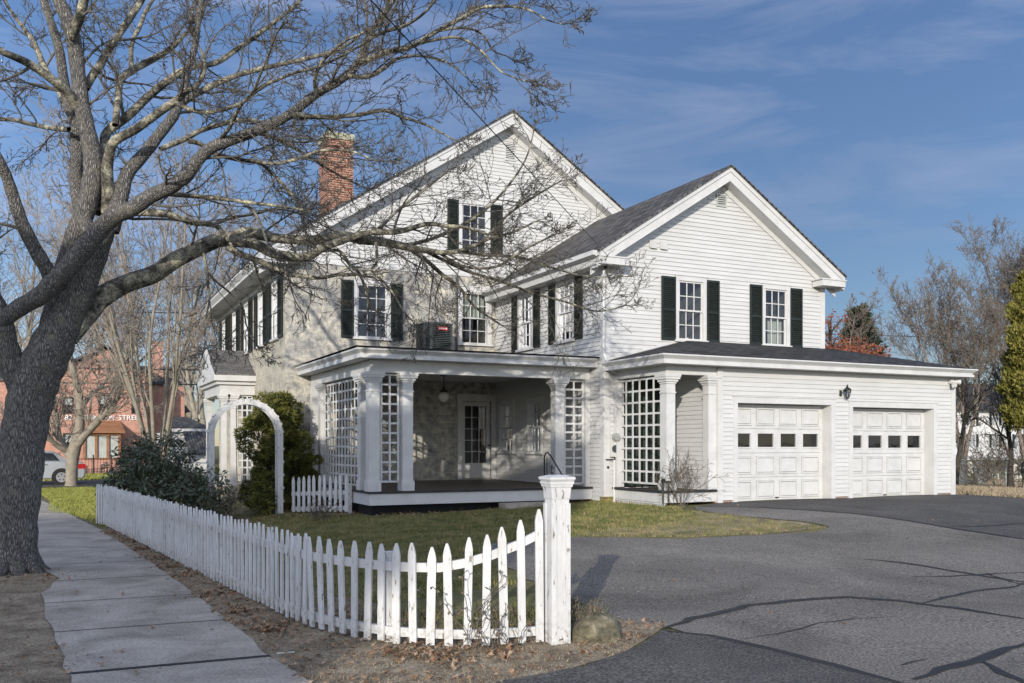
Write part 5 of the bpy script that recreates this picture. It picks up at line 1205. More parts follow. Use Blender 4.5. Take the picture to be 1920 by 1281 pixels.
def conifer():
    rg = np.random.default_rng(16); c0 = gpt(1611, 72); T = thing('spruce_tree', c0, 'dark conifer with open upswept branches rising behind the garage roof', 'conifer'); b = np.array(c0); st = Twigs(); H = 12.3
    st.add([b, b + [0, 0, H * .5], b + [0, 0, H]], [.3, .18, .03]); P = []; D = []
    for i in range(150):
        z = H * (.42 + .58 * (i / 150)); a = rg.uniform(0, 6.28); L = (H - z) * .38 * rg.uniform(.6, 1.1) + .45; e = b + [math.cos(a) * L, math.sin(a) * L, z + L * .35]; q = b + [0, 0, z - .1]
        m = (q + e) / 2 + [0, 0, -.12 * L]; st.add([q, m, e], [.05, .035, .012])
        for t in np.linspace(.25, 1, 16):
            p = q * (1 - t) ** 2 + 2 * m * t * (1 - t) + e * t * t; n_ = 9; P.append(p + rg.normal(size=(n_, 3)) * .09); D.append(np.tile((e - q) / L, (n_, 1)) + rg.normal(size=(n_, 3)) * .5)
    st.mesh('trunk', M['darkwood'], T, 5); cards('foliage', np.concatenate(P), .26, M['conifer'], T, rg, np.concatenate(D), .3)
conifer()
def russet():
    rg = np.random.default_rng(17); c0 = gpt(1588, 58); T = thing('russet_oak', c0, 'rust leaved oak crown glowing just above the garage roof', 'tree'); b = np.array(c0); st = Twigs(); cs = []
    st.add([b, b + [0, 0, 4], b + [.1, 0, 7]], [.25, .18, .08])
    for i in range(90):
        a = rg.uniform(0, 6.28); rr = rg.uniform(0, 1) ** .5 * 2.5; z = 7.0 + rg.uniform(-1.8, 1.15) * math.sqrt(max(.05, 1 - (rr / 2.6) ** 2)); p = b + [math.cos(a) * rr, math.sin(a) * rr, z]; cs.append(p); st.add([b + [0, 0, 4.5], (b + [0, 0, 5] + p) / 2 + rg.normal(size=3) * .2, p], [.06, .04, .015])
    st.mesh('trunk', M['darkwood'], T, 5); P, D = clumps(rg, cs, rg.uniform(.3, .6, 90), 55); cards('foliage', P, .17, M['russet'], T, rg, D, .7)
    c0 = gpt(1556, 60); T = thing('russet_oak', c0, 'narrow reddish tree hugging the right wall of the wing', 'tree'); b = np.array(c0); st = Twigs(); cs = []
    st.add([b, b + [0, 0, 4], b + [.1, 0, 10]], [.25, .18, .03])
    for i in range(50):
        z = rg.uniform(6, 10.2); a = rg.uniform(0, 6.28); p = b + [math.cos(a) * .8, math.sin(a) * .8, z]; cs.append(p); st.add([b + [0, 0, z - 1], p], [.05, .015])
    st.mesh('trunk', M['darkwood'], T, 5); P, D = clumps(rg, cs, [.3] * 50, 18); cards('foliage', P, .17, M['russet'], T, rg, D, .7)
russet()
def shrub(name, base, h, n, lab, seed, sp=.5, buds=False, m='wood', rmin=.004):
    rg = np.random.default_rng(seed); T = thing(name, base, lab, 'shrub'); b = np.array(base); lv = [Twigs(), Twigs(), Twigs()]
    cfg = dict(seg=[6, 4, 3], wob=[.14, .22, .25], up=[.03, .04, .04], n=[6, 3, 0], len=[.42, .5, 0], t0=.3, rmin=rmin)
    for i in range(n): a = rg.uniform(0, 6.28); t = rg.uniform(.1, sp); grow(rg, lv, b + rg.normal(size=3) * [.08, .08, 0], np.array([math.cos(a) * t, math.sin(a) * t, 1]), h * rg.uniform(.6, 1.05), .008, 0, cfg)
    a = Twigs(); a.P = sum([l.P for l in lv], []); a.mesh('stems', M[m], T, 4)
    if buds:
        P = np.array([p[0][-1] for p in lv[1].P + lv[2].P]); cards('buds', P, .03, M['drystraw'], T, rg, None, .7)
shrub('bare_shrub', (11.45, 15.55, .35), 1.15, 16, 'leafless rose shrub in front of the side porch trellis', 5, .6)
shrub('bare_shrub', (4.15, 7.05, .0), .34, 9, 'small dead weed clump right of the driveway post', 6, .5, False)
for i, (px, D, h, lab) in enumerate(((1830, 33, 2.2, 'tangled bare brush behind the chain link fence beside the gravestones'), (1868, 34, 2.6, 'denser bare brush behind the fence post at the right'), (1912, 33, 2.4, 'bare brush at the right edge under the arborvitae'), (1850, 42, 3.4, 'taller bare thicket behind the gravestones'), (1900, 40, 4.2, 'tallest russet brown thicket in front of the far white house'))):
    shrub('brush_thicket', gpt(px, D), h * .62, 15, lab, 40 + i, .9, False, 'wood', .007)
shrub('brush_thicket', gpt(420, 20.2), .75, 14, 'low twiggy stems at the foot of the arch', 61, .9, False)
shrub('brush_thicket', gpt(600, 19.2), .6, 12, 'dry vine stems tangled in the short picket fence', 62, .9, False)
# vines on the near pickets
vr = np.random.default_rng(9)
def vine(px, D, h, lab, s):
    rg = np.random.default_rng(s); p = at(px, 1190, D); p.z = .02; T = thing('dead_vine', p, lab, 'vine'); tw = Twigs(); leaf = []
    for k in range(5):
        q = np.array(p) + [rg.uniform(-.1, .1), rg.uniform(-.05, .0), 0]; pts = [q]; d = np.array([rg.uniform(-.3, .3), 0, 1.])
        for i in range(16):
            d = d + np.array([rg.normal() * .5, rg.normal() * .12, .12]); d /= np.linalg.norm(d); q = pts[-1] + d * h * rg.uniform(.5, 1) / 13; q[1] = np.clip(q[1], p.y - .07, p.y + .1); pts.append(q)
            if rg.random() < .35: leaf.append(q)
        tw.add(pts, [.0035] * 17)
    tw.mesh('stems', M['wood'], T, 4)
    if leaf: cards('leaves', np.array(leaf), .045, M['wood'], T, rg, None, .6)
vine(884, 7.62, .78, 'dead vine climbing the middle picket of the curved fence', 1)
vine(925, 7.66, .45, 'shorter dead vine one picket right of the tall vine', 2)
vine(965, 7.7, .30, 'low dead vine near the bottom of the pickets by the post', 3)

# ------------------------------------------------------------------ grass, thatch and leaves (uncountable)
def inpoly(P, poly):
    x, y = P[:, 0], P[:, 1]; c = np.zeros(len(P), bool); L = len(poly)
    for i in range(L):
        x0, y0 = poly[i]; x1, y1 = poly[(i + 1) % L]
        k = ((y0 > y) != (y1 > y)); xi = (x1 - x0) * (y - y0) / ((y1 - y0) if y1 != y0 else 1e-9) + x0; c ^= k & (x < xi)
    return c
GZ = np.vectorize(gz)
def blades(name, poly, dens, h, m, seed, lay=.5, w=.006, minus=()):
    rg = np.random.default_rng(seed); p = np.array(poly); x0, y0 = p.min(0); x1, y1 = p.max(0); n = int((x1 - x0) * (y1 - y0) * dens)
    Q = np.stack([rg.uniform(x0, x1, n), rg.uniform(y0, y1, n)], 1); k = inpoly(Q, poly)
    for q in minus: k &= ~inpoly(Q, q)
    # patchy density
    f = np.sin(Q[:, 0] * 2.3 + 1.3 * np.sin(Q[:, 1] * 1.9)) * np.sin(Q[:, 1] * 2.9 + np.sin(Q[:, 0] * 3.1)); k &= rg.random(n) < .72 + .28 * f
    Q = Q[k]; n = len(Q); z = GZ(Q[:, 0], Q[:, 1]); a = rg.uniform(0, 6.28, n); hh = h * rg.uniform(.4, 1.2, n); l = hh * rg.uniform(0, 1, n) * lay * 2; b = rg.uniform(0, 6.28, n)
    ww = w * rg.uniform(.6, 1.3, n)
    A0 = np.stack([Q[:, 0] - np.cos(a) * ww, Q[:, 1] - np.sin(a) * ww, z], 1); A1 = np.stack([Q[:, 0] + np.cos(a) * ww, Q[:, 1] + np.sin(a) * ww, z], 1)
    T_ = np.stack([Q[:, 0] + np.cos(b) * l, Q[:, 1] + np.sin(b) * l, z + hh], 1)
    V = np.stack([A0, A1, T_], 1).reshape(-1, 3); o = np_mesh(name, V, np.arange(n * 3).reshape(-1, 3), m, k=3); o['kind'] = 'stuff'; print(name, n); return o
lawn = [(2.3, 9.6), (2.8, 9.3), (4.9, 9.9), (5.15, 11.2), (5.6, 12.8), (6.5, 13.05), (7.4, 13.05), (9, 12.0), (10.2, 11.75), (11.7, 11.9), (11.3, 13.6), (11.1, 15.1), (11.6, 15.7), (11.2, 18), (10, 18.3), (5.7, 18.3), (4.5, 21.4), (1.2, 21.5), (1.5, 14)]
blades('grass', lawn, 1500, .045, M['blade'], 1)
blades('grass', [(-.3, 26), (.3, 24.4), (.8, 20.6), (3.2, 24), (3.6, 40), (-1.0, 40), (-.3, 31)], 900, .06, M['farlawn'], 2, w=.012)
thP = [(.2, 2.5), (0, 6), (-.05, 8.5), (-.2, 11.5), (0, 13), (-.5, 14.6), (-1.1, 20), (-2.5, 20), (-2.5, 2.5)]
blades('grass', [(-9, 48.2), (16, 48.2), (16, 58), (-9, 58)], 160, .10, M['farlawn'], 13, w=.03)
blades('dry_grass', thP, 1900, .03, M['drystraw'], 3, lay=2.0, w=.0035)
bedP = [(1.5, 6.25), (1.47, 7.7), (1.38, 9.7), (1.18, 13.3), (.66, 20.2), (1.3, 20.3), (2.2, 14), (2.7, 10.2), (3.2, 8.8), (4.5, 8.6), (4.95, 8.2), (4.8, 7.55), (5.1, 7.15), (4.7, 6.8), (4.1, 6.35), (3.3, 6.05), (2.6, 5.85), (1.9, 5.3)]
blades('dry_grass', bedP, 2300, .035, M['drystraw'], 4, lay=1.8, w=.0035)
blades('weeds', [(2.75, 7.45), (3.7, 7.15), (4.6, 7.4), (4.8, 8.5), (3.4, 8.7), (2.5, 8.9)], 900, .16, M['blade'], 5, lay=.7, w=.005)
blades('dry_grass', [(20.3, 14.2), (20.3, 15.6), (20.1, 17), (28, 21), (40, 31), (40, 22), (20.9, 12.0)], 420, .13, M['drystraw'], 7, lay=.8, w=.014)
blades('dry_grass', [(7.4, 13.05), (9, 12.0), (10.2, 11.75), (11.8, 11.9), (11.4, 13.6), (11.1, 14.9), (10.6, 14.3), (9.6, 13.5), (8.2, 13.3)], 1300, .03, M['drystraw'], 8, lay=1.4, w=.004)
def leaves(name, poly, n, size, seed, heaps=()):
    rg = np.random.default_rng(seed); p = np.array(poly); x0, y0 = p.min(0); x1, y1 = p.max(0)
    Q = np.stack([rg.uniform(x0, x1, n * 3), rg.uniform(y0, y1, n * 3)], 1); Q = Q[inpoly(Q, poly)][:n]
    for (hx, hy, hr, hn) in heaps: Q = np.concatenate([Q, rg.normal(size=(hn, 2)) * hr + [hx, hy]])
    n = len(Q); z = GZ(Q[:, 0], Q[:, 1]) + rg.uniform(.015, .05, n); a = rg.uniform(0, 6.28, n); s = size * rg.uniform(.6, 1.3, n); t = rg.normal(size=(n, 2)) * .35
    V = []; K = 8
    rad = np.array([1, .45, .85, .4, .8, .42, .9, .45])
    for i in range(K):
        an = a + i * 2 * np.pi / K; r = s * .5 * rad[i] * rg.uniform(.8, 1.2, n); dx, dy = np.cos(an) * r, np.sin(an) * r
        V.append(np.stack([Q[:, 0] + dx, Q[:, 1] + dy, z + dx * t[:, 0] + dy * t[:, 1] + (rad[i] * s) * rg.uniform(0, .22, n)], 1))
    c = np.stack([Q[:, 0], Q[:, 1], z], 1); V = np.stack([c] + V, 1).reshape(-1, 3); b = np.arange(n)[:, None] * 9
    F = np.concatenate([np.concatenate([b, b + 1 + i, b + 1 + (i + 1) % K], 1) for i in range(K)]); o = np_mesh(name, V, F, M['leaf'], k=3); o['kind'] = 'stuff'
leaves('fallen_leaves', bedP, 2200, .06, 1, [(1.60, 9.6, .10, 70), (1.52, 10.8, .14, 70), (1.75, 8.5, .1, 90), (1.45, 12.5, .12, 60), (1.1, 17.5, .15, 120), (2.7, 6.9, .13, 150), (2.45, 7.1, .1, 60), (3.2, 6.75, .12, 60), (1.62, 9.0, .12, 50), (1.3, 14.5, .12, 60), (.95, 19, .15, 90), (3.0, 7.5, .25, 160), (3.6, 7.5, .25, 90), (2.2, 8.9, .2, 60), (1.35, 13.5, .1, 60), (1.2, 16, .1, 80)])
leaves('fallen_leaves', [(2.0, 9.6), (5, 10), (5.6, 13), (11.5, 13.5), (10.5, 18), (5.7, 18.3), (4.5, 22), (1.3, 21)], 420, .06, 2, [(5.4, 19.3, .35, 160), (6.3, 18.2, .3, 90), (4.6, 20.6, .5, 160), (3.2, 20.5, .7, 200), (7.3, 18.2, .4, 50)])
leaves('fallen_leaves', [(5.2, 8), (6, 6.5), (9, 5), (18, 12), (18, 15.5), (12, 15.5), (11.9, 12), (8, 12), (6, 12.5)], 90, .045, 6)
blades('weeds', lawn, 110, .085, M['blade'], 12, lay=.8, w=.007)
leaves('fallen_leaves', thP, 120, .05, 3, [(.05, 8.0, .25, 40), (-.2, 13.0, .3, 90)])
leaves('fallen_leaves', [(0, 7), (1.3, 7), (.9, 16), (-.1, 14)], 14, .05, 4)

# boulder, litter
rg = np.random.default_rng(2); c0 = onZ(1128, 1205, 0); bl = bmesh.new(); bmesh.ops.create_icosphere(bl, subdivisions=4, radius=1)
from mathutils import noise as mnoise
for v in bl.verts:
    n_ = mnoise.noise(v.co * 1.3) * .16 + mnoise.noise(v.co * 4) * .05; v.co *= (1 + n_); v.co = Vector((v.co.x * .235, v.co.y * .20, v.co.z * .20 + .035))
me = bpy.data.meshes.new('boulder'); bl.to_mesh(me); bl.free(); me.materials.append(M['boulder']); me.polygons.foreach_set('use_smooth', [True] * len(me.polygons))
bo = bpy.data.objects.new('boulder', me); COL.objects.link(bo); bo.location = (c0.x + .03, c0.y + .12, 0); tag(bo, 'rounded mossy boulder at the foot of the driveway post', 'boulder')
k = MB(); q = onZ(535, 1225, .03); k.tube([(q.x - .07, q.y, .035), (q.x + .07, q.y - .01, .035)], .006, 6); tag(k.build('paper_straw', M['white']), 'white paper straw lying in the dry grass beside the sidewalk', 'litter')

# ================================================================== BACKGROUND LEFT
BF_Y = 60.0
def Yp(px, py, y=BF_Y): return onY(px, py, y)
BB = thing('brick_building', (Yp(190, 880).x, BF_Y, 0), 'red brick gabled office building with white address lettering across the street', 'building')
xl_, xr2 = Yp(96, 800).x, Yp(276, 800).x; xm = Yp(197, 800).x; za = Yp(197, 654).z; ze_ = Yp(110, 702).z
FBk = FA(BF_Y); k = MB()
wins = [(118, 744, 138, 776), (184, 740, 206, 776), (246, 740, 262, 776), (184, 676, 206, 704), (118, 812, 138, 848)]
hs = [(Yp(a, b).x, Yp(c, d).x, Yp(a, d).z, Yp(a, b).z) for a, b, c, d in wins]
holed(k, FBk, xl_, xr2, -.2, ze_, hs[:3] + hs[4:]); k.face([(xl_, BF_Y, ze_), (xr2, BF_Y, ze_), (xm, BF_Y, za)])
k.face([(xr2, BF_Y, 0), (xr2, BF_Y + 9, 0), (xr2, BF_Y + 9, ze_), (xr2, BF_Y, ze_)]); k.face([(xl_, BF_Y, 0), (xl_, BF_Y + 9, 0), (xl_, BF_Y + 9, ze_), (xl_, BF_Y, ze_)])
xq = Yp(346, 800, BF_Y + 3).x; zq = Yp(300, 722, BF_Y + 3).z
k.face([(xr2, BF_Y + 3, 0), (xq, BF_Y + 3, 0), (xq, BF_Y + 3, zq), (xr2, BF_Y + 3, zq)]); k.face([(xl_ - 5, BF_Y + 2, 0), (xl_, BF_Y + 2, 0), (xl_, BF_Y + 2, zq), (xl_ - 5, BF_Y + 2, zq)])
k.build('brick_wall', M['brickfar'], BB)
k = MB()
for s, xe in ((-1, xl_ - .3), (1, xr2 + .3)):
    ze2 = ze_ - .15; k.hexa([(xm, BF_Y - .35, za + .1), (xe, BF_Y - .35, ze2), (xe, BF_Y + 9, ze2), (xm, BF_Y + 9, za + .1)], [(xm, BF_Y - .35, za + .25), (xe, BF_Y - .35, ze2 + .15), (xe, BF_Y + 9, ze2 + .15), (xm, BF_Y + 9, za + .25)])
k.hexa([(xr2, BF_Y + 2.8, zq), (xq + .3, BF_Y + 2.8, zq), (xq + .3, BF_Y + 6, zq + 1.3), (xr2, BF_Y + 6, zq + 1.3)], [(xr2, BF_Y + 2.8, zq + .12), (xq + .3, BF_Y + 2.8, zq + .12), (xq + .3, BF_Y + 6, zq + 1.42), (xr2, BF_Y + 6, zq + 1.42)])
k.hexa([(xl_ - 5, BF_Y + 1.8, zq), (xl_, BF_Y + 1.8, zq), (xl_, BF_Y + 6, zq + 1.3), (xl_ - 5, BF_Y + 6, zq + 1.3)], [(xl_ - 5, BF_Y + 1.8, zq + .12), (xl_, BF_Y + 1.8, zq + .12), (xl_, BF_Y + 6, zq + 1.42), (xl_ - 5, BF_Y + 6, zq + 1.42)])
fix_normals(k.build('roof', M['shingle2'], BB))
k = MB(); a, b = Yp(287, 700, BF_Y + 4), Yp(306, 700, BF_Y + 4); k.box(a.x, b.x, BF_Y + 4, BF_Y + 4.8, 4, Yp(290, 640, BF_Y + 4).z); k.build('chimney', M['brickfar'], BB)
for (x0, x1, z0, z1) in hs:
    k = MB(); t = .07; k.box(x0, x0 + t, -.06, .03, z0, z1, FBk); k.box(x1 - t, x1, -.06, .03, z0, z1, FBk); k.box(x0 + t, x1 - t, -.06, .03, z0, z0 + t, FBk); k.box(x0 + t, x1 - t, -.06, .03, z1 - t, z1, FBk); k.box(x0 + t, x1 - t, -.05, .02, (z0 + z1) / 2 - .03, (z0 + z1) / 2 + .03, FBk)
    wv = k.build('window', M['darkwood'], BB); k = MB(); k.box(x0 + t, x1 - t, -.09, -.06, z0 + t, (z0 + z1) / 2, FBk); k.build('pane', M['carglass'], wv)
    k = MB(); k.box(x0 + t, x1 - t, -.09, -.061, (z0 + z1) / 2 + .001, z1 - t, FBk); k.build('blind', M['curtain'], wv)
bx0, bx1 = Yp(158, 830, BF_Y - 1).x, Yp(224, 830, BF_Y - 1).x; z0, z1 = Yp(160, 862, BF_Y - 1).z, Yp(160, 812, BF_Y - 1).z; FW = FA(BF_Y - 1.0)
k = MB(); k.box(bx0, bx1, BF_Y - 1, BF_Y - .01, -.1, z0); k.build('bay_base', M['brickfar'], BB)
k = MB(); n3 = 3
for i in range(n3 + 1): u = bx0 + (bx1 - bx0) * i / n3; k.box(u - .07, u + .07, -.1, .02, z0, z1, FW)
k.box(bx0, bx1, -.1, .03, z0, z0 + .1, FW); k.box(bx0, bx1, -.1, .03, z1 - .12, z1, FW); by = k.build('bay_window', M['copper'], BB)
k = MB(); k.box(bx0 + .05, bx1 - .05, -.12, -.1, z0, z1, FW); k.build('pane', M['curtain'], by)
zt = Yp(190, 792).z; k = MB(); k.hexa([(bx0 - .3, BF_Y - 1.3, z1), (bx1 + .3, BF_Y - 1.3, z1), (bx1 + .1, BF_Y - .01, zt), (bx0 - .1, BF_Y - .01, zt)], [(bx0 - .3, BF_Y - 1.3, z1 + .08), (bx1 + .3, BF_Y - 1.3, z1 + .08), (bx1 + .1, BF_Y - .01, zt + .08), (bx0 - .1, BF_Y - .01, zt + .08)])
k.build('bay_roof', M['copper'], BB)
def text(s, p, size, m, parent, name='lettering', ext=.02, xs=None):
    cu = bpy.data.curves.new(name, 'FONT'); cu.body = s; cu.size = size; cu.extrude = ext; cu.offset = size * .006
    o = bpy.data.objects.new(name, cu); COL.objects.link(o); bpy.context.view_layer.update()
    dg = bpy.context.evaluated_depsgraph_get(); me = bpy.data.meshes.new_from_object(o.evaluated_get(dg)); bpy.data.objects.remove(o)
    w = max(v.co.x for v in me.vertices); k_ = (xs / w) if xs else 1
    me.transform(Matrix.Diagonal((k_, 1, 1, 1))); me.transform(Matrix.Rotation(R(90), 4, 'X')); me.transform(Matrix.Translation(Vector(p) - parent_loc(parent)))
    me.materials.clear(); me.materials.append(m); q = bpy.data.objects.new(name, me); COL.objects.link(q); q.parent = parent; return q
for s, a, b in (('82', 121, 136), ('WASHINGTON', 143, 214), ('STREET', 222, 268)):
    p = Yp(a, 787.5); e = Yp(b, 787.5); text(s, (p.x, BF_Y - .05, p.z), .40, M['letter'], BB, xs=e.x - p.x)
# small white carriage house
CYd = 50.0
CH = thing('small_garage', (onY(350, 850, CYd).x, CYd, 0), 'small white garage with arched fanlight and dark roofs beside the brick building', 'garage')
def Cp(px, py, y=CYd): return onY(px, py, y)
a, b = Cp(311, 810), Cp(388, 810); k = MB(); k.box(a.x, b.x, CYd, CYd + 5, 0, a.z + .0); k.build('wall', M['white'], CH)
k = MB(); k.box(a.x - .25, b.x + .25, CYd - .25, CYd - .05, a.z, a.z + .17); k.build('fascia', M['white'], CH)
t = Cp(335, 790); k = MB(); k.hexa([(a.x - .2, CYd - .2, a.z + .18), (b.x + .2, CYd - .2, a.z + .18), (b.x - .5, CYd + 4, t.z + .3), (a.x + .4, CYd + 4, t.z + .3)], [(a.x - .2, CYd - .2, a.z + .22), (b.x + .2, CYd - .2, a.z + .22), (b.x - .5, CYd + 4, t.z + .34), (a.x + .4, CYd + 4, t.z + .34)]); k.build('roof', M['shingle'], CH)
c_ = Cp(336, 838); r_ = Cp(352, 838).x - c_.x; k = MB(); P = [(c_.x + r_ * math.cos(t), c_.z + r_ * math.sin(t)) for t in np.linspace(0, math.pi, 12)]
k.face([(x, CYd - .01, z) for x, z in P]); fo = k.build('fanlight', M['carglass'], CH)
k = MB(); k.tube([(x, CYd - .03, z) for x, z in P], .05, 6)
for t in (1, 2, 3): k.bar((c_.x, CYd - .03, c_.z), (c_.x + r_ * math.cos(t * math.pi / 4), CYd - .03, c_.z + r_ * math.sin(t * math.pi / 4)), .03, .03)
k.build('fanlight_frame', M['white'], fo)
k = MB(); a, b = Cp(355, 846, 46), Cp(386, 850, 46); k.hexa([(a.x, 46, 1.2), (b.x + .3, 46, 1.2), (b.x + .3, 48.5, 2.3), (a.x, 48.5, 2.3)], [(a.x, 46, 1.26), (b.x + .3, 46, 1.26), (b.x + .3, 48.5, 2.36), (a.x, 48.5, 2.36)]); k.build('lean_to_roof', M['shingle'], CH)
k = MB(); k.box(a.x, b.x + .2, 46.1, 48.4, 0, 1.19); k.build('lean_to_wall', M['white'], CH)
DH = thing('dark_house', (Cp(332, 800, 70).x, 70, 0), 'dark brown gambrel roofed house glimpsed between the brick building and the white house', 'house')
a, b = Cp(300, 800, 70), Cp(348, 800, 70); z1 = Cp(320, 772, 70).z; z2 = Cp(320, 742, 70).z
k = MB(); k.box(a.x, b.x, 70, 76, 0, z1); k.build('wall', M['darkwood'], DH); k = MB(); xm_ = (a.x + b.x) / 2
k.hexa([(a.x - .3, 69.7, z1), (b.x + .3, 69.7, z1), (b.x + .3, 76, z1), (a.x - .3, 76, z1)], [(a.x + .3, 72, z2), (b.x - .2, 72, z2), (b.x - .2, 74, z2), (a.x + .3, 74, z2)]); k.build('roof', M['shingle2'], DH)
# iron fence and hedge
IF = thing('iron_fence', gpt(185, 51), 'low black iron railing fence in front of the brick building', 'fence')
p0, p1 = gpt(70, 50.5), gpt(400, 53.5); p1 = Vector((onY(330, 880, p0.y + 3).x, p0.y + 1.5, 0)); L = (p1 - p0).length; n = int(L / .16); k = MB()
for i in range(n): q = p0.lerp(p1, i / n); k.bar(q + Vector((0, 0, .05)), q + Vector((0, 0, .95)), .018, .018, (1, 0, 0))
for z in (.15, .88): k.bar(p0 + Vector((0, 0, z)), p1 + Vector((0, 0, z)), .03, .03)
k.build('railing', M['black'], IF)
for i in range(0, 9): q = p0.lerp(p1, i / 8); k = MB(); k.bar(q, q + Vector((0, 0, 1.12)), .07, .07, (1, 0, 0)); k.build('post', M['black'], IF)
rg = np.random.default_rng(33); c0 = gpt(104, 55); T = thing('hedge', c0, 'low clipped yellow green hedge below the brick wall behind the car', 'hedge')
cs = [np.array(c0) + [rg.uniform(-2.6, 1.0), rg.uniform(-.4, .4), rg.uniform(.2, 1.0)] for _ in range(70)]; P, D = clumps(rg, cs, [.3] * 70, 60); cards('foliage', P, .14, M['hedge'], T, rg, D, .6)
rg = np.random.default_rng(34); c0 = gpt(22, 62); T = thing('evergreen_tree', c0, 'yellow green evergreen glimpsed at the left edge behind the maple trunk', 'evergreen')
cs = [np.array(c0) + [rg.normal() * .5, rg.normal() * .5, rg.uniform(.4, 5.6)] for _ in range(90)]; P, D = clumps(rg, cs, [.5] * 90, 60); cards('foliage', P, .22, M['hedge'], T, rg, D, .6)
# sedan, side on
def sedan():
    xr_ = onY(159, 890, 43.0).x; y0 = 42.9; T = thing('parked_car', (xr_ - 2.3, y0 + .9, 0), 'silver sedan parked on the cross street behind the maple trunk', 'car')
    L = 4.65
    low = [(0, .32), (-.02, .55), (.02, .86), (.12, .96), (.55, 1.0), (.95, 1.0), (3.3, .98), (4.0, .90), (4.45, .78), (4.62, .60), (4.64, .35), (4.5, .26), (.12, .26)]
    def body(prof, ya, yb, tuck=0):
        k = MB(); n = len(prof)
        P = [[(xr_ - x, yy, z) for x, z in prof] for yy in (ya, yb)]
        k.v += P[0] + P[1]; k.f.append(tuple(range(n))); k.f.append(tuple(range(n, 2 * n))[::-1])
        for i in range(n): k.f.append(((i + 1) % n, i, i + n, (i + 1) % n + n))
        return k
    wh = [(.88, .33), (3.70, .33)]
    b = body(low, y0 + .03, y0 + 1.77); o = fix_normals(b.build('body', M['silver'], T))
    m = o.modifiers.new('bevel', 'BEVEL'); m.width = .06; m.segments = 3; m.limit_method = 'ANGLE'
    k = MB(); R1 = [(.55, .97), (1.15, 1.38), (1.35, 1.43), (2.2, 1.45), (2.7, 1.38), (3.5, .97)]; n = len(R1)
    A1 = [Vector((xr_ - x, y0 + .06 + (z - .97) * .5, z)) for x, z in R1]; B1 = [Vector((xr_ - x, y0 + 1.74 - (z - .97) * .5, z)) for x, z in R1]
    k.v += [tuple(v) for v in A1 + B1]; k.f.append(tuple(range(n))); k.f.append(tuple(range(n, 2 * n))[::-1])
    for i in range(n): k.f.append(((i + 1) % n, i, i + n, (i + 1) % n + n))
    fix_normals(k.build('cabin', M['silver'], T))
    for pr in ([(.95, 1.02), (1.2, 1.32), (1.62, 1.37), (1.66, 1.02)], [(1.74, 1.02), (1.74, 1.38), (2.15, 1.39), (2.62, 1.32), (3.2, 1.02)]):
        k = MB(); k.face([(xr_ - x, y0 + .045 + (z - .97) * .5, z) for x, z in pr]); k.build('side_window', M['carglass'], T)
    k = MB(); k.face([(xr_ - .60, y0 + .15, 1.0), (xr_ - .60, y0 + 1.65, 1.0), (xr_ - 1.12, y0 + 1.5, 1.375), (xr_ - 1.12, y0 + .3, 1.375)]); k.build('rear_window', M['carglass'], T)
    for wx, wz in wh:
        for yy, s in ((y0 - .01, 1), (y0 + 1.6, 1)):
            k = MB(); k.tube([(xr_ - wx, yy, wz), (xr_ - wx, yy + .21, wz)], .33, 24); w = k.build('wheel', M['rubber'], T)
            k = MB(); k.tube([(xr_ - wx, yy - .012, wz), (xr_ - wx, yy + .05, wz)], .21, 20); k.build('rim', M['rim'], w)
            k = MB()
            for q in range(5): an = q * 1.257 + .3; k.bar((xr_ - wx + .09 * math.cos(an), yy - .016, wz + .09 * math.sin(an)), (xr_ - wx + .16 * math.cos(an), yy - .016, wz + .16 * math.sin(an)), .035, .006, (0, 1, 0))
            k.build('rim_slot', M['rubber'], w)
        k = MB(); k.tube([(xr_ - wx, y0 + .012, wz), (xr_ - wx, y0 + .04, wz)], .38, 24); k.build('wheel_arch', M['rubber'], T)
    k = MB(); k.box(xr_ - .32, xr_ + .03, y0 + .02, y0 + .3, .68, .88); k.build('taillight', M['tail'], T)
    k = MB(); k.box(xr_ - 4.62, xr_ - 4.3, y0 + .02, y0 + .3, .62, .74); k.build('headlight', M['lampglass'], T)
    k = MB(); k.box(xr_ - 1.705, xr_ - 1.69, y0 + .022, y0 + .026, .4, .97); k.box(xr_ - 2.85, xr_ - 2.835, y0 + .022, y0 + .026, .4, .97); k.box(xr_ - 1.55, xr_ - 1.4, y0 + .005, y0 + .025, .84, .87); k.build('door_trim', M['black'], T)
sedan()
# utility cables across the street
for i, (ya, yb, D, lab) in enumerate(((690, 696, 44, 'highest thin utility cable crossing in front of the brick building'), (716, 724, 44, 'lower thick utility cable crossing in front of the brick building'), (583, 590, 46, 'upper utility cable behind the pale multi stemmed tree'))):
    a, b = at(-200, ya - 3, D), at(560, yb, D); k = MB(); k.tube([a.lerp(b, t) for t in np.linspace(0, 1, 10)], .03, 5); tag(k.build('utility_cable', M['black']), lab, 'cable')
k = MB(); a, b = at(1520, 626, 75), at(2050, 640, 75); k.tube([a, b], .03, 5); tag(k.build('utility_cable', M['black']), 'thin utility cable above the garage roof between conifer and bare trees', 'cable')

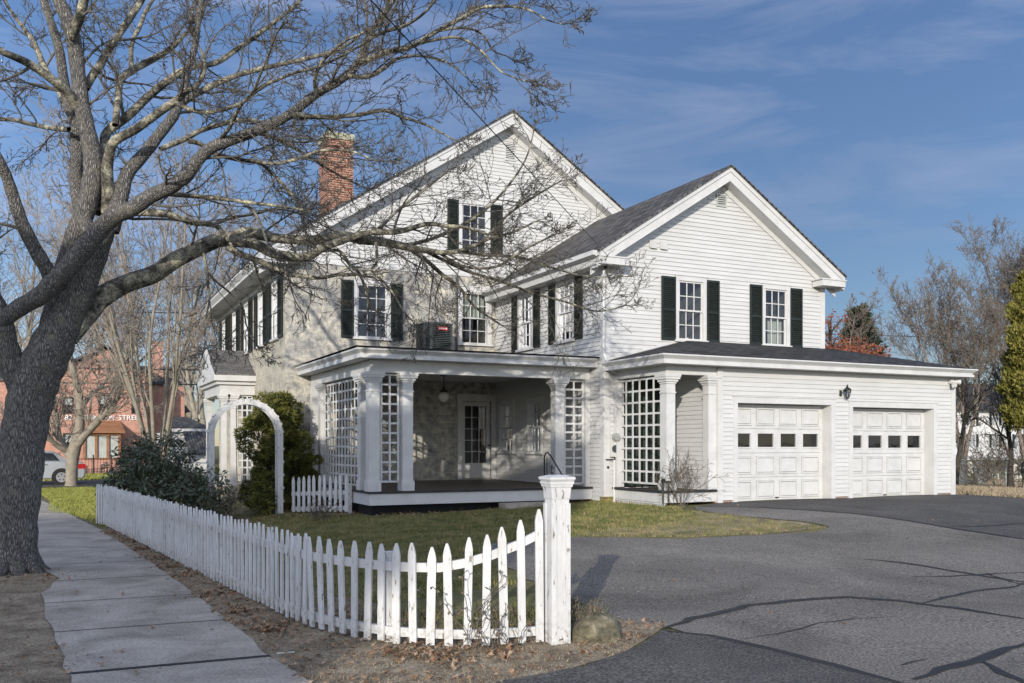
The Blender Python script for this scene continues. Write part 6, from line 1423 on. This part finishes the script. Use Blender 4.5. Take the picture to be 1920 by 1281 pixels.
# ================================================================== BACKGROUND RIGHT
YC = 70.0; CP = lambda px, py, y=YC: onY(px, py, y)
CO = thing('colonial_house', (CP(1850, 850).x, YC, 0), 'far white two storey colonial house with black shutters and dark roof', 'house')
xa, xb = CP(1745, 800).x, CP(2060, 800).x; z1 = CP(1800, 772).z; FCo = FA(YC); zr = CP(1850, 722, YC + 4).z
cw_ = []; 
for px in (1778, 1823, 1866, 1909, 1952, 1995):
    for (ya, yb) in ((774, 797), (815, 838)): cw_.append((CP(px - 6.5, 800).x, CP(px + 6.5, 800).x, CP(px, yb).z, CP(px, ya).z))
k = MB(); holed(k, FCo, xa, xb, -.2, z1, cw_); k.face([(xa, YC, 0), (xa, YC + 9, 0), (xa, YC + 9, z1), (xa, YC, z1)]); k.build('wall', M['colonial'], CO)
k = MB(); k.hexa([(xa - .3, YC - .4, z1), (xb + .3, YC - .4, z1), (xb + .3, YC + 4.5, zr), (xa - .3, YC + 4.5, zr)], [(xa - .3, YC - .4, z1 + .15), (xb + .3, YC - .4, z1 + .15), (xb + .3, YC + 4.5, zr + .15), (xa - .3, YC + 4.5, zr + .15)]); k.build('roof', M['shingle2'], CO)
for (u0, u1, z0, z1_) in cw_:
    k = MB(); t = .05; k.box(u0, u0 + t, -.05, .02, z0, z1_, FCo); k.box(u1 - t, u1, -.05, .02, z0, z1_, FCo)
    for f in (0, .5, 1): zz = z0 + (z1_ - z0 - t) * f; k.box(u0 + t, u1 - t, -.05, .02, zz, zz + t, FCo)
    k.box((u0 + u1) / 2 - .02, (u0 + u1) / 2 + .02, -.05, .01, z0 + t, z1_ - t, FCo); wv = k.build('window', M['colonial'], CO)
    k = MB(); k.box(u0, u1, -.12, -.06, z0, z1_, FCo); k.build('pane', M['metal'], wv)
    for (a, b) in ((u0 - .42, u0 - .05), (u1 + .05, u1 + .42)): k = MB(); k.box(a, b, .01, .05, z0 - .05, z1_ + .05, FCo); k.build('shutter', M['shutter'], wv)
# chain link fence
CF = thing('chain_link_fence', gpt(1886, 37), 'grey chain link fence in front of the old gravestones', 'fence')
f0 = gpt(1782, 37.5); f1 = gpt(1960, 36.2); zt_ = 1.15; L = (f1 - f0).length; d = (f1 - f0).normalized(); k = MB(); s = .115; H_ = 1.0
u = 0
while u < L:
    for sg in (1, -1):
        a = u; b = u + sg * H_
        if 0 <= b <= L: k.bar(f0 + d * a + Vector((0, 0, .1)), f0 + d * b + Vector((0, 0, .1 + H_)), .0045, .0045)
        elif b < 0: k.bar(f0 + d * a + Vector((0, 0, .1)), f0 + Vector((0, 0, .1 + a)), .0045, .0045)
        else: k.bar(f0 + d * a + Vector((0, 0, .1)), f0 + d * L + Vector((0, 0, .1 + L - a)), .0045, .0045)
    u += s * 1.3
k.build('wire_mesh', M['galv'], CF); k = MB(); k.tube([f0 + Vector((0, 0, zt_)), f1 + Vector((0, 0, zt_))], .022, 8); k.build('top_rail', M['galv'], CF)
for px in (1788, 1886, 1958): q = gpt(px, 37.4 - (px - 1782) / 178 * 1.3); k = MB(); k.tube([q, q + Vector((0, 0, zt_ + .03))], .03, 8); k.build('post', M['galv'], CF)
def grave(px, D, w, h, lab, top=0, tilt=0):
    q = gpt(px, D); P = []; n = 10
    for i in range(n + 1):
        t = math.pi * i / n; r = w / 2
        if top: rr = .5 + .5 * abs(math.cos(t)) ** .6 if False else 1
        P.append((math.cos(t) * r * (1 if top == 0 else (.6 if .9 < t < 2.24 else 1)), h - r * .8 + math.sin(t) * r * .8))
    P += [(-w / 2, -.1), (w / 2, -.1)]; k = MB(); n = len(P); c, s = math.cos(-.4), math.sin(-.4)
    k.v += [(q.x + (u + tilt * z) * c, q.y + (u + tilt * z) * s, z) for u, z in P] + [(q.x + (u + tilt * z) * c + .09 * .4, q.y + (u + tilt * z) * s + .09 * .9, z) for u, z in P]
    k.f.append(tuple(range(n))); k.f.append(tuple(range(n, 2 * n))[::-1])
    for i in range(n): k.f.append(((i + 1) % n, i, i + n, (i + 1) % n + n))
    o = fix_normals(k.build('gravestone', M['gravestone'])); tag(o, lab, 'gravestone', 'old gravestones behind the chain link fence')
grave(1804, 39.5, .50, 1.10, 'tall round topped gravestone nearest the garage corner')
grave(1838, 39.0, .50, 1.0, 'second gravestone with narrow shouldered top right of the tallest one', 1)
grave(1866, 44, .5, .62, 'small pale gravestone beyond the fence near its middle post')
grave(1905, 46, .6, .7, 'low pale gravestone seen through the brush at the right edge')
grave(1822, 50, .6, .8, 'distant weathered gravestone between and behind the two big ones')

# ================================================================== behind the viewer: unseen houses added to shade the foreground
SB = thing('shade_caster_house', (-24, -22, 0), 'unseen gabled house shape added across the street to shade the sidewalk', 'house')
def shade_house(cx, cy, w, d, h, rz, ang, T):
    ca, sa = math.cos(ang), math.sin(ang)
    def W_(x, y, z): return (cx + x * ca - y * sa, cy + x * sa + y * ca, z)
    k = MB(); k.box(-w / 2, w / 2, -d / 2, d / 2, 0, h, lambda x, y, z: W_(x, y, z)); k.build('wall', M['colonial'], T)
    k = MB(); k.hexa([W_(-w / 2 - .4, -d / 2 - .4, h), W_(w / 2 + .4, -d / 2 - .4, h), W_(w / 2 + .4, d / 2 + .4, h), W_(-w / 2 - .4, d / 2 + .4, h)], [W_(-w / 2 - .4, -.05, rz), W_(w / 2 + .4, -.05, rz), W_(w / 2 + .4, .05, rz), W_(-w / 2 - .4, .05, rz)]); k.build('roof', M['shingle2'], T)
shade_house(-21.4, -15.4, 10.2, 10, 10.0, 13.4, R(-37), SB)
shade_house(-29.7, -9.2, 10.3, 8, 8.0, 11.0, R(-37), SB)
